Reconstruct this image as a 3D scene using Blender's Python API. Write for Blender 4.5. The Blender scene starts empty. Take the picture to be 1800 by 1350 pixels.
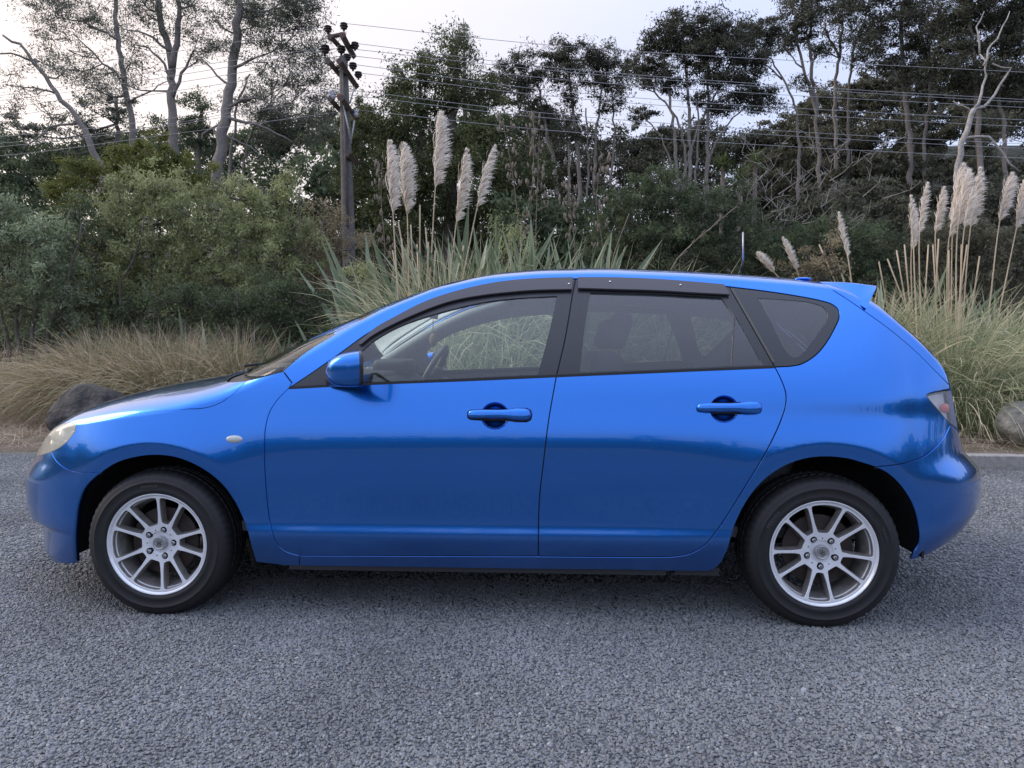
import bpy, bmesh, math, random
import numpy as np
from mathutils import Vector, Matrix
from mathutils.geometry import delaunay_2d_cdt
sc = bpy.context.scene
COL = sc.collection
rad = math.radians
random.seed(7)
RNG = np.random.default_rng(7)

# ------------------------------------------------------------------ camera
FPX = 1248.0                      # focal length in pixels of the 1800 px wide photograph
YAW, PITCH = rad(2.89), rad(2.6)
CAM = np.array([.256, -3.612, 1.07])
cR = np.array([math.cos(YAW), math.sin(YAW), 0.])
cH = np.array([-math.sin(YAW), math.cos(YAW), 0.])
cF = cH*math.cos(PITCH) - np.array([0, 0, 1.])*math.sin(PITCH)
cU = cH*math.sin(PITCH) + np.array([0, 0, 1.])*math.cos(PITCH)
cd = bpy.data.cameras.new('camera'); cam = bpy.data.objects.new('camera', cd); COL.objects.link(cam)
cd.sensor_width = 36; cd.lens = 36*FPX/1800; cd.clip_start = .05; cd.clip_end = 3000
cam.matrix_world = Matrix(((cR[0], cU[0], -cF[0], CAM[0]), (cR[1], cU[1], -cF[1], CAM[1]), (cR[2], cU[2], -cF[2], CAM[2]), (0, 0, 0, 1)))
sc.camera = cam

# ------------------------------------------------------------------ sky, sun, exposure
SUN_EL, SUN_AZ = rad(30), rad(172)      # azimuth measured from +x towards +y: off to the left, veiled by thin cloud
world = bpy.data.worlds.new('World'); sc.world = world; world.use_nodes = True
nt = world.node_tree; nt.nodes.clear()
def wn(t, **k):
    n = nt.nodes.new(t)
    for a, b in k.items(): setattr(n, a, b)
    return n
sky = wn('ShaderNodeTexSky', sky_type='NISHITA'); sky.sun_disc = False
sky.sun_elevation = SUN_EL; sky.sun_rotation = math.pi/2 - SUN_AZ; sky.dust_density = 2.0; sky.air_density = 1.0
bg1 = wn('ShaderNodeBackground'); bg1.inputs[1].default_value = .05
nt.links.new(sky.outputs[0], bg1.inputs[0])
tc = wn('ShaderNodeTexCoord')
dot = wn('ShaderNodeVectorMath', operation='DOT_PRODUCT')       # bright thin cloud around the low sun
dot.inputs[1].default_value = (math.cos(rad(133))*.98, math.sin(rad(133))*.98, .18)
nt.links.new(tc.outputs['Generated'], dot.inputs[0])
rmp = wn('ShaderNodeValToRGB'); e = rmp.color_ramp.elements
e[0].position = .0; e[0].color = (.66, .76, 1.06, 1)
e[1].position = 1.; e[1].color = (1.22, 1.0, .84, 1)
e3 = e.new(.78); e3.color = (.73, .79, 1.05, 1)
e4 = e.new(.92); e4.color = (1.0, .92, .92, 1)
mr = wn('ShaderNodeMapRange'); mr.inputs[1].default_value = -1; mr.inputs[2].default_value = 1
nt.links.new(dot.outputs['Value'], mr.inputs[0]); nt.links.new(mr.outputs[0], rmp.inputs[0])
cl = wn('ShaderNodeTexNoise'); cl.inputs['Scale'].default_value = 2.2; cl.inputs['Detail'].default_value = 5
mpg = wn('ShaderNodeMapping'); mpg.inputs['Scale'].default_value = (1, 1, 4)
nt.links.new(tc.outputs['Generated'], mpg.inputs[0]); nt.links.new(mpg.outputs[0], cl.inputs['Vector'])
clm = wn('ShaderNodeMapRange'); clm.inputs[1].default_value = .3; clm.inputs[2].default_value = .75; clm.inputs[3].default_value = .97; clm.inputs[4].default_value = 1.04
nt.links.new(cl.outputs[0], clm.inputs[0])
sz = wn('ShaderNodeSeparateXYZ'); nt.links.new(tc.outputs['Generated'], sz.inputs[0])      # a veiled sky is brighter overhead than at the horizon
ze = wn('ShaderNodeMapRange', interpolation_type='SMOOTHSTEP'); ze.inputs[1].default_value = .30; ze.inputs[2].default_value = .95; ze.inputs[3].default_value = 1.0; ze.inputs[4].default_value = 1.9; nt.links.new(sz.outputs[2], ze.inputs[0])
m3 = wn('ShaderNodeMath', operation='MULTIPLY'); nt.links.new(clm.outputs[0], m3.inputs[0]); nt.links.new(ze.outputs[0], m3.inputs[1])
mul = wn('ShaderNodeVectorMath', operation='SCALE'); nt.links.new(rmp.outputs[0], mul.inputs[0]); nt.links.new(m3.outputs[0], mul.inputs['Scale'])
bg2 = wn('ShaderNodeBackground'); bg2.inputs[1].default_value = .80
nt.links.new(mul.outputs[0], bg2.inputs[0])
add = wn('ShaderNodeAddShader'); nt.links.new(bg1.outputs[0], add.inputs[0]); nt.links.new(bg2.outputs[0], add.inputs[1])
wo = wn('ShaderNodeOutputWorld'); nt.links.new(add.outputs[0], wo.inputs[0])
sd = bpy.data.lights.new('sun', 'SUN'); sun = bpy.data.objects.new('sun', sd); COL.objects.link(sun)
sd.energy = 1.5; sd.angle = rad(35); sd.color = (1, .86, .70)
sv = Vector((math.cos(SUN_AZ)*math.cos(SUN_EL), math.sin(SUN_AZ)*math.cos(SUN_EL), math.sin(SUN_EL)))
sun.rotation_euler = sv.to_track_quat('Z', 'Y').to_euler()
sc.view_settings.view_transform = 'Standard'; sc.view_settings.look = 'None'
sc.view_settings.exposure = .12; sc.view_settings.gamma = 1; sc.view_settings.use_curve_mapping = False

# ------------------------------------------------------------------ helpers
def at(u, v, d):
    """point at forward distance d (metres) that the camera sees at photo pixel u,v"""
    return CAM + (cF + cR*(u-900)/FPX - cU*(v-675)/FPX)*d
def project(P):
    d = np.asarray(P) - CAM; Z = d@cF
    return np.stack([900 + FPX*(d@cR)/Z, 675 - FPX*(d@cU)/Z], -1)
def onplane(u, v, y):
    r = cF + cR*(u-900)/FPX - cU*(v-675)/FPX
    return CAM + r*(y-CAM[1])/r[1]
def mesh(name, V, F, mats=None, smooth=True, normals=None, mi=None):
    me = bpy.data.meshes.new(name)
    V = np.asarray(V, np.float32)
    if isinstance(F, np.ndarray):
        n, k = F.shape
        me.vertices.add(len(V)); me.vertices.foreach_set('co', V.ravel())
        me.loops.add(n*k); me.loops.foreach_set('vertex_index', F.astype(np.int32).ravel())
        me.polygons.add(n); me.polygons.foreach_set('loop_start', np.arange(0, n*k, k, dtype=np.int32))
        me.update(calc_edges=True)
    else:
        me.from_pydata([tuple(map(float, v)) for v in V], [], [tuple(int(i) for i in f) for f in F])
        me.update()
    if smooth: me.polygons.foreach_set('use_smooth', [True]*len(me.polygons))
    if mats:
        for m in (mats if isinstance(mats, (list, tuple)) else [mats]): me.materials.append(m)
    if mi is not None: me.polygons.foreach_set('material_index', np.asarray(mi, np.int32))
    if normals is not None: me.normals_split_custom_set_from_vertices([tuple(map(float, n)) for n in normals])
    return me
def obj(name, me, parent=None, loc=None, rot=None, scale=None):
    o = bpy.data.objects.new(name, me); COL.objects.link(o)
    if parent is not None: o.parent = parent
    if loc is not None: o.location = loc
    if rot is not None: o.rotation_euler = rot
    if scale is not None: o.scale = scale
    return o
def tag(o, label=None, cat=None, group=None, kind=None):
    if label: o['label'] = label
    if cat: o['category'] = cat
    if group: o['group'] = group
    if kind: o['kind'] = kind
    return o
def merge(parts):
    """join (V, F) pairs into one V, F"""
    Vs, Fs, o = [], [], 0
    for V, F in parts:
        Vs.append(np.asarray(V, float)); Fs += [tuple(i+o for i in f) for f in F]; o += len(V)
    return np.concatenate(Vs), Fs
def box(c, s, rot=None, bev=0):
    bm = bmesh.new(); bmesh.ops.create_cube(bm, size=1)
    for v in bm.verts: v.co = Vector((v.co.x*s[0], v.co.y*s[1], v.co.z*s[2]))
    if bev: bmesh.ops.bevel(bm, geom=bm.edges[:], offset=bev, segments=3, profile=.5, affect='EDGES')
    if rot: bm.transform(Matrix.Rotation(rot[0], 4, rot[1]))
    bm.transform(Matrix.Translation(c))
    V = np.array([v.co[:] for v in bm.verts]); F = [tuple(v.index for v in f.verts) for f in bm.faces]; bm.free()
    return V, F
def tube(P, r, n=8, caps=True):
    P = np.asarray(P, float); m = len(P); r = np.broadcast_to(np.asarray(r, float), (m,))
    T = np.gradient(P, axis=0); T /= np.linalg.norm(T, axis=1)[:, None] + 1e-12
    up = np.array([0, 0, 1.]) if abs(T[0, 2]) < .9 else np.array([1., 0, 0])
    A = np.cross(T, up); A /= np.linalg.norm(A, axis=1)[:, None] + 1e-12
    for i in range(1, m):
        if A[i]@A[i-1] < 0: A[i] = -A[i]
    B = np.cross(T, A)
    a = np.arange(n)*2*math.pi/n
    V = (P[:, None] + r[:, None, None]*(np.cos(a)[None, :, None]*A[:, None] + np.sin(a)[None, :, None]*B[:, None])).reshape(-1, 3)
    F = [(i*n+j, i*n+(j+1) % n, (i+1)*n+(j+1) % n, (i+1)*n+j) for i in range(m-1) for j in range(n)]
    if caps: F += [tuple(range(n))[::-1], tuple((m-1)*n+j for j in range(n))]
    return V, F
def spline(pts, step, closed=False):
    """Catmull-Rom through pts (any dimension), resampled about every step"""
    P = np.asarray(pts, float)
    if closed: Q = np.vstack([P[-1], P, P[0], P[1]])
    else: Q = np.vstack([2*P[0]-P[1], P, 2*P[-1]-P[-2]])
    out = []
    for i in range(1, len(Q)-2):
        p0, p1, p2, p3 = Q[i-1:i+3]
        k = max(1, int(math.ceil(np.linalg.norm(p2-p1)/step)))
        d01, d12, d23 = [max(np.linalg.norm(b-a), 1e-6)**.5 for a, b in ((p0, p1), (p1, p2), (p2, p3))]
        m1 = (p2-p1 + d12*((p1-p0)/d01 - (p2-p0)/(d01+d12)))
        m2 = (p2-p1 + d12*((p3-p2)/d23 - (p3-p1)/(d12+d23)))
        for j in range(k):
            t = j/k; out.append((2*t**3-3*t*t+1)*p1 + (t**3-2*t*t+t)*m1 + (-2*t**3+3*t*t)*p2 + (t**3-t*t)*m2)
    if not closed: out.append(P[-1])
    return np.array(out)

# ------------------------------------------------------------------ materials
def new_mat(name):
    m = bpy.data.materials.new(name); m.use_nodes = True
    n = m.node_tree.nodes; l = m.node_tree.links
    return m, n, l, n['Principled BSDF']
def mat(name, col, rough=.5, metal=0., noise=None, bump=None, coat=0, spec=None, coords='Object'):
    """noise = (scale, amount) colour variation; bump = (scale, strength, distance)"""
    m, n, l, b = new_mat(name)
    b.inputs['Base Color'].default_value = (*col, 1); b.inputs['Roughness'].default_value = rough; b.inputs['Metallic'].default_value = metal
    if coat: b.inputs['Coat Weight'].default_value = coat; b.inputs['Coat Roughness'].default_value = .03
    if spec is not None: b.inputs['Specular IOR Level'].default_value = spec
    t = n.new('ShaderNodeTexCoord')
    if noise:
        x = n.new('ShaderNodeTexNoise'); x.inputs['Scale'].default_value = noise[0]; x.inputs['Detail'].default_value = 6; x.inputs['Roughness'].default_value = .65
        l.new(t.outputs[coords], x.inputs['Vector'])
        r = n.new('ShaderNodeMapRange'); r.inputs[1].default_value = .25; r.inputs[2].default_value = .75; r.inputs[3].default_value = 1-noise[1]; r.inputs[4].default_value = 1+noise[1]
        l.new(x.outputs[0], r.inputs[0])
        h = n.new('ShaderNodeHueSaturation'); h.inputs['Color'].default_value = (*col, 1); l.new(r.outputs[0], h.inputs['Value']); l.new(h.outputs[0], b.inputs['Base Color'])
    if bump:
        x = n.new('ShaderNodeTexNoise'); x.inputs['Scale'].default_value = bump[0]; x.inputs['Detail'].default_value = 5
        l.new(t.outputs[coords], x.inputs['Vector'])
        q = n.new('ShaderNodeBump'); q.inputs['Strength'].default_value = bump[1]; q.inputs['Distance'].default_value = bump[2]
        l.new(x.outputs[0], q.inputs['Height']); l.new(q.outputs[0], b.inputs['Normal'])
    return m
def glass_mat(name, tint, refl=1.0):
    m, n, l, b = new_mat(name); n.remove(b)
    tr = n.new('ShaderNodeBsdfTransparent'); tr.inputs[0].default_value = (*tint, 1)
    gl = n.new('ShaderNodeBsdfGlossy'); gl.inputs['Roughness'].default_value = .02; gl.inputs[0].default_value = (1, 1, 1, 1)
    fr = n.new('ShaderNodeFresnel'); fr.inputs[0].default_value = 1.5
    mu = n.new('ShaderNodeMath'); mu.operation = 'MULTIPLY'; mu.inputs[1].default_value = refl; mu.use_clamp = True
    mx = n.new('ShaderNodeMixShader'); l.new(fr.outputs[0], mu.inputs[0]); l.new(mu.outputs[0], mx.inputs[0]); l.new(tr.outputs[0], mx.inputs[1]); l.new(gl.outputs[0], mx.inputs[2])
    l.new(mx.outputs[0], n['Material Output'].inputs[0])
    return m
# ------------------------------------------------------------------ CAR
# paint: blue metallic flake under clear coat, with dust low down
PAINT, n, l, b = new_mat('blue_metallic_paint')
b.inputs['Metallic'].default_value = 1.0; b.inputs['Roughness'].default_value = .22
b.inputs['Coat Weight'].default_value = 1; b.inputs['Coat Roughness'].default_value = .015; b.inputs['Coat IOR'].default_value = 1.55
t = n.new('ShaderNodeTexCoord'); x = n.new('ShaderNodeTexNoise'); x.inputs['Scale'].default_value = 1400; l.new(t.outputs['Object'], x.inputs['Vector'])
r_ = n.new('ShaderNodeValToRGB'); r_.color_ramp.elements[0].position = .35; r_.color_ramp.elements[0].color = (.010, .142, .58, 1); r_.color_ramp.elements[1].position = .7; r_.color_ramp.elements[1].color = (.024, .255, .82, 1)
l.new(x.outputs[0], r_.inputs[0])
dn = n.new('ShaderNodeTexNoise'); dn.inputs['Scale'].default_value = 9; dn.inputs['Detail'].default_value = 8; dn.inputs['Roughness'].default_value = .75; l.new(t.outputs['Object'], dn.inputs['Vector'])
sp = n.new('ShaderNodeSeparateXYZ'); l.new(t.outputs['Object'], sp.inputs[0])
hz = n.new('ShaderNodeMapRange'); hz.inputs[1].default_value = .42; hz.inputs[2].default_value = .16; hz.inputs[3].default_value = 0; hz.inputs[4].default_value = .55; l.new(sp.outputs[2], hz.inputs[0])
mm = n.new('ShaderNodeMath'); mm.operation = 'MULTIPLY'; l.new(hz.outputs[0], mm.inputs[0]); l.new(dn.outputs[0], mm.inputs[1])
mc = n.new('ShaderNodeMixRGB'); l.new(mm.outputs[0], mc.inputs[0]); l.new(r_.outputs[0], mc.inputs[1]); mc.inputs[2].default_value = (.16, .15, .14, 1)
l.new(mc.outputs[0], b.inputs['Base Color'])
md = n.new('ShaderNodeMath'); md.operation = 'MULTIPLY_ADD'; l.new(mm.outputs[0], md.inputs[0]); md.inputs[1].default_value = .8; md.inputs[2].default_value = .015; l.new(md.outputs[0], b.inputs['Coat Roughness'])

BLACKTRIM = mat('black_trim', (.022, .022, .027), .30, noise=(40, .15), coat=.3)
SEAL_SHADE = mat('black_rubber_and_shade', (.008, .008, .009), .7)  # rubber mouldings, plus painted shade around handles and in panel gaps
PLASTIC = mat('dark_plastic', (.02, .02, .022), .55, bump=(300, .15, .001))
LINER = mat('wheel_well_felt', (.012, .012, .012), .95, noise=(60, .5), bump=(90, .5, .004))
VISOR = mat('smoked_acrylic', (.034, .028, .034), .10, coat=.8)
GLASS = glass_mat('clear_green_glass', (.90, .99, .94), 2.2)
WSG = glass_mat('windscreen_glass', (.86, .95, .90), 1.0)
TINT = glass_mat('privacy_glass', (.40, .46, .46), 2.3)
FRIT = mat('black_frit', (.014, .015, .02), .06, coat=.5)
INNER = mat('grey_interior_plastic', (.26, .27, .28), .6, noise=(25, .2))
LINING = mat('pale_headlining', (.80, .83, .83), .8, noise=(60, .1))
SEATM = mat('charcoal_seat_fabric', (.13, .13, .14), .9, noise=(80, .3), bump=(200, .3, .002))

def table(kn, sig, lo=-2.4, hi=2.4, n=2401):
    xs = np.linspace(lo, hi, n); k = np.array(kn, float); ys = np.interp(xs, k[:, 0], k[:, 1])
    h = (hi-lo)/(n-1); m = int(3*sig/h)+1; g = np.exp(-.5*(np.arange(-m, m+1)*h/sig)**2); g /= g.sum()
    yp = np.concatenate([ys[0]+(ys[1]-ys[0])*np.arange(-m, 0), ys, ys[-1]+(ys[-1]-ys[-2])*np.arange(1, m+1)])
    yy = np.convolve(yp, g, 'valid')
    return lambda x: np.interp(x, xs, yy)
f_zs = table([(-2.2, .60), (-2.1, .62), (-2.0, .655), (-1.9, .71), (-1.75, .755), (-1.5, .79), (-1.25, .825), (-1.05, .875), (-.93, .925), (-.816, .985), (-.682, 1.065), (-.546, 1.155), (-.409, 1.235), (-.223, 1.318), (-.012, 1.372), (.22, 1.39), (.46, 1.391), (.82, 1.377), (1.05, 1.358), (1.30, 1.332), (1.44, 1.315), (1.53, 1.262), (1.6, 1.215), (1.69, 1.14), (1.78, 1.055), (1.84, .99), (1.885, .925), (1.92, .84), (1.96, .74), (2.0, .665), (2.08, .625), (2.2, .60)], .028)
f_zt = table([(-2.2, .64), (-2.12, .70), (-2.05, .745), (-1.95, .805), (-1.86, .845), (-1.75, .875), (-1.63, .904), (-1.48, .935), (-1.34, .958), (-1.2, .985), (-1.1, 1.015), (-1.0, 1.07), (-.8, 1.175), (-.5, 1.30), (-.2, 1.40), (0, 1.438), (.2, 1.456), (.5, 1.462), (.9, 1.445), (1.3, 1.412), (1.55, 1.378), (1.66, 1.31), (1.8, 1.20), (1.9, 1.10), (1.98, 1.0), (2.03, .90), (2.06, .78), (2.10, .70), (2.14, .67), (2.2, .645)], .022)
f_zb = table([(-2.2, .19), (-2.0, .172), (-1.84, .18), (-1.6, .205), (-.9, .212), (.9, .215), (1.55, .245), (1.8, .272), (1.95, .31), (2.2, .34)], .04)
f_W = table([(-2.2, .815), (-1.9, .84), (-1.5, .862), (-1.2, .872), (-.6, .8765), (.3, .8785), (1.2, .876), (1.6, .864), (1.9, .84), (2.2, .815)], .1)
f_xf = table([(.1, .22), (.135, .16), (.165, .09), (.20, .068), (.320, .082), (.338, .018), (.42, 0), (.52, 0), (.60, .05), (.66, .07), (.8, .07), (1.5, .07)], .008, 0, 1.6, 1601)
f_xr = table([(.2, .22), (.26, .17), (.30, .11), (.345, .06), (.41, .015), (.48, 0), (.54, 0), (.58, .015), (.63, .06), (.66, .072), (.75, .07), (.9, .04), (1.0, 0), (1.5, 0)], .012, 0, 1.6, 1601)
zrow = [.1, .25, .30, .335, .352, .385, .41, .5, .6, .7, .77, .81, .83, .87, .90, .95, 1.05, 1.2, 1.3, 1.45]
cols = {
 -2.2: [-8, -8, -6, -4, -2, 0, 0, 0, 3, 10, 18, 24, 26, 28, 30, 32, 34, 34, 34, 34],
 -1.7: [-8, -8, -6, -4, -2, 0, 0, 0, 8, 14, 17, 18, 20, 22, 25, 29, 32, 32, 32, 32],
 -1.25: [-12, -20, -17, -11, 8, 8, 1, -2, 7, 14, 16, 16, 15, 15, 16, 22, 30, 32, 32, 34],
 -.85: [-12, -20, -17, -11, 11.5, 11.5, 1, -2, 1, 5, 10, 11, 10, 11, 13, 18, 23, 30, 34, 38],
 0.: [-12, -20, -17, -11, 12.5, 12.5, 1, -2, 1, 4, 10, 13, 13, 13, 13, 14, 20, 27, 33, 40],
 .7: [-12, -20, -17, -11, 12.5, 12.5, 1, -2, 1, 4, 10, 13, 12, 10, 12, 15, 20, 27, 33, 40],
 1.2: [-12, -20, -17, -11, 8, 8, 1, -2, 3, 9, 13, 13, 9, 8, 12, 16, 20, 26, 32, 40],
 1.6: [-14, -14, -10, -5, -2, 0, 0, 1, 6, 12, 14, 14, 7, 6.5, 13, 17, 21, 26, 30, 36],
 2.2: [-30, -26, -20, -12, -8, -5, 0, 4, 10, 12, 13, 13, 8, 8, 14, 18, 22, 26, 30, 34]}
TX = np.linspace(-2.4, 2.4, 961); TZ = np.linspace(0, 1.7, 1361)
_rows = np.array([np.interp(TZ, zrow, cols[k]) for k in cols])
_B = np.array([np.interp(TX, list(cols), _rows[:, j]) for j in range(len(TZ))]).T
def blur(A, sx, sz):
    for ax, s in ((0, sx), (1, sz)):
        if s <= 0: continue
        m = int(3*s)+1; g = np.exp(-.5*(np.arange(-m, m+1)/s)**2); g /= g.sum()
        P = np.pad(A, [(m, m) if i == ax else (0, 0) for i in (0, 1)], 'edge')
        A = np.apply_along_axis(lambda q: np.convolve(q, g, 'valid'), ax, P)
    return A
_B = blur(_B, 24, 9)
for hx, r0, r1 in ((-1.32, .395, .432), (1.32, .405, .450)):       # wheel arch rings: flat lips under the shoulders
    rr = np.hypot(TX[:, None]-hx, TZ[None]-.292); k = np.clip((r1-rr)/(r1-r0), 0, 1); k = k*k*(3-2*k)*np.clip((TZ[None]-.42)/.1, 0, 1)
    _B = _B*(1-k) - 4*k
_B = blur(_B, 2, 2)
_I = np.cumsum(np.tan(np.radians(_B)), 1)*(TZ[1]-TZ[0]); _I -= _I[:, [int(.5/1.7*1360)]]
_I = blur(_I, 2, 2)
def inset(x, z):
    fx = np.clip((x+2.4)/4.8*960, 0, 958.999); fz = np.clip(z/1.7*1360, 0, 1358.999)
    i = fx.astype(int); j = fz.astype(int); a = fx-i; c = fz-j
    return (_I[i, j]*(1-a)+_I[i+1, j]*a)*(1-c) + (_I[i, j+1]*(1-a)+_I[i+1, j+1]*a)*c
def P(x0, w):
    """point of the near (-y) half body: x0 = station, w in 0..1 up the side, 1..2 over the top to the centre line"""
    x0 = np.asarray(x0, float); w = np.asarray(w, float); x0 = np.clip(x0, -2.2, 2.2)
    zb, zs, zt = f_zb(x0), f_zs(x0), f_zt(x0)
    vs = np.clip(w, 0, 1); z1 = zb + vs*(zs-zb); y1 = f_W(x0) - inset(x0, z1)
    ys = f_W(x0) - inset(x0, zs); sl = (inset(x0, zs+.004)-inset(x0, zs-.004))/.008
    t = np.clip(w-1, 0, 1); H = np.maximum(zt-zs, .01)
    L0 = np.minimum(.5*H, .5); L3 = .62*ys
    b0 = (1-t)**3; b1 = 3*t*(1-t)**2; b2 = 3*t*t*(1-t)
    y2 = b0*ys + b1*(ys-sl*L0) + b2*L3; z2 = b0*zs + b1*(zs+L0) + (b2+t**3)*zt
    y = np.where(w > 1, y2, y1); z = np.where(w > 1, z2, z1)
    tf = np.clip((x0+2.2)/.78, 0, 1); tr = np.clip((2.2-x0)/.78, 0, 1)
    E = (1-(1-tf)**2.5)**(1/2.9) * (1-(1-tr)**2.4)**(1/2.75)
    x = x0 + f_xf(z)*np.clip((-1.60-x0)/.42, 0, 1)**1.5 - f_xr(z)*np.clip((x0-1.5)/.6, 0, 1)**1.5
    return np.stack([x, -y*E, z], -1)
def PN(x0, w):
    x0 = np.asarray(x0, float); w = np.asarray(w, float); h, g = .004, .004
    a0 = np.clip(x0-h, -2.1999, 2.2); a1 = np.clip(x0+h, -2.2, 2.1999); c0 = np.clip(w-g, 0, 2); c1 = np.clip(w+g, 0, 2)
    n = np.cross(P(a1, w)-P(a0, w), P(x0, c1)-P(x0, c0)); n /= np.linalg.norm(n, axis=-1, keepdims=True)+1e-12
    return n
gx = np.sort(np.concatenate([np.linspace(-2.2, 2.2, 441), np.linspace(-2.2, -2.1, 30), np.linspace(2.1, 2.2, 30)])); gw = np.linspace(0, 2, 321)
GX, GW = np.meshgrid(gx, gw, indexing='ij'); GP = P(GX, GW); GU = project(GP); GN = PN(GX, GW)
GV = np.einsum('ijk,ijk->ij', GN, CAM-GP) > 0
def inv(u, v):
    """station x0, w of the visible body point nearest to photo pixel u,v"""
    d = (GU[..., 0]-u)**2 + (GU[..., 1]-v)**2 + np.where(GV, 0, 900)
    i, j = np.unravel_index(np.argmin(d), d.shape); q = np.array([gx[i], gw[j]])
    for _ in range(6):
        p = project(P(*q)); J = np.stack([(project(P(q[0]+.002, q[1]))-p)/.002, (project(P(q[0], q[1]+.002))-p)/.002], -1)
        if abs(np.linalg.det(J)) < 2e4: break
        s = np.linalg.solve(J, np.array([u, v])-p); s = np.clip(s, -.03, .03); q2 = np.clip(q+s, (-2.2, 0), (2.2, 2))
        if np.linalg.norm(project(P(*q2))-(u, v)) > np.linalg.norm(p-(u, v)): break
        q = q2
    return q
def tr(pts, step=7, raw=False):
    """photo pixels -> smooth chain of (x0, w); entries given as ('p', x0, w) are already stations"""
    px = [np.array(p, float) for p in pts]
    S = np.array(px) if raw else spline(px, step)
    return [tuple(inv(*p)) for p in S]
def seg(a, b_, n):
    return [(a[0]+(b_[0]-a[0])*i/n, a[1]+(b_[1]-a[1])*i/n) for i in range(n+1)]
def pip(pts, poly):
    x, y = pts[:, 0], pts[:, 1]; r = np.zeros(len(pts), bool); Q = np.asarray(poly); j = len(Q)-1
    for i in range(len(Q)):
        xi, yi = Q[i]; xj, yj = Q[j]
        if yi != yj: r ^= ((yi > y) != (yj > y)) & (x < (xj-xi)*(y-yi)/(yj-yi)+xi)
        j = i
    return r
def dseg(pts, poly):
    Q = np.asarray(poly); Rr = np.roll(Q, -1, 0); d = np.full(len(pts), 9.)
    for a, b_ in zip(Q, Rr):
        ab = b_-a; t = np.clip(((pts-a)@ab)/(ab@ab+1e-12), 0, 1); d = np.minimum(d, np.linalg.norm(pts-a-t[:, None]*ab, axis=1))
    return d
def shrink(poly, g):
    Q = np.array(poly); keep = [0]
    for i in range(1, len(Q)):
        if np.linalg.norm(Q[i]-Q[keep[-1]]) > .004: keep.append(i)
    if np.linalg.norm(Q[keep[-1]]-Q[0]) < .004: keep.pop()
    Q = Q[keep]
    A = np.roll(Q, 1, 0); B_ = np.roll(Q, -1, 0)
    area = .5*np.sum(Q[:, 0]*B_[:, 1]-B_[:, 0]*Q[:, 1]); s = 1 if area > 0 else -1
    def nrm(d): d = d/(np.linalg.norm(d, axis=1)[:, None]+1e-9); return np.stack([-d[:, 1], d[:, 0]], 1)*s
    n1 = nrm(Q-A); n2 = nrm(B_-Q); m = n1+n2; m /= np.linalg.norm(m, axis=1)[:, None]+1e-9
    c = np.clip(np.sum(m*n1, 1), .45, 1)
    R_ = Q + m*(g/c)[:, None]
    ed = (Q[:, 1] > 1.998) | (Q[:, 0] < -2.198) | (Q[:, 0] > 2.198)   # never pull away from the centre line
    R_[ed] = Q[ed]
    return R_[::s]
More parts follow.
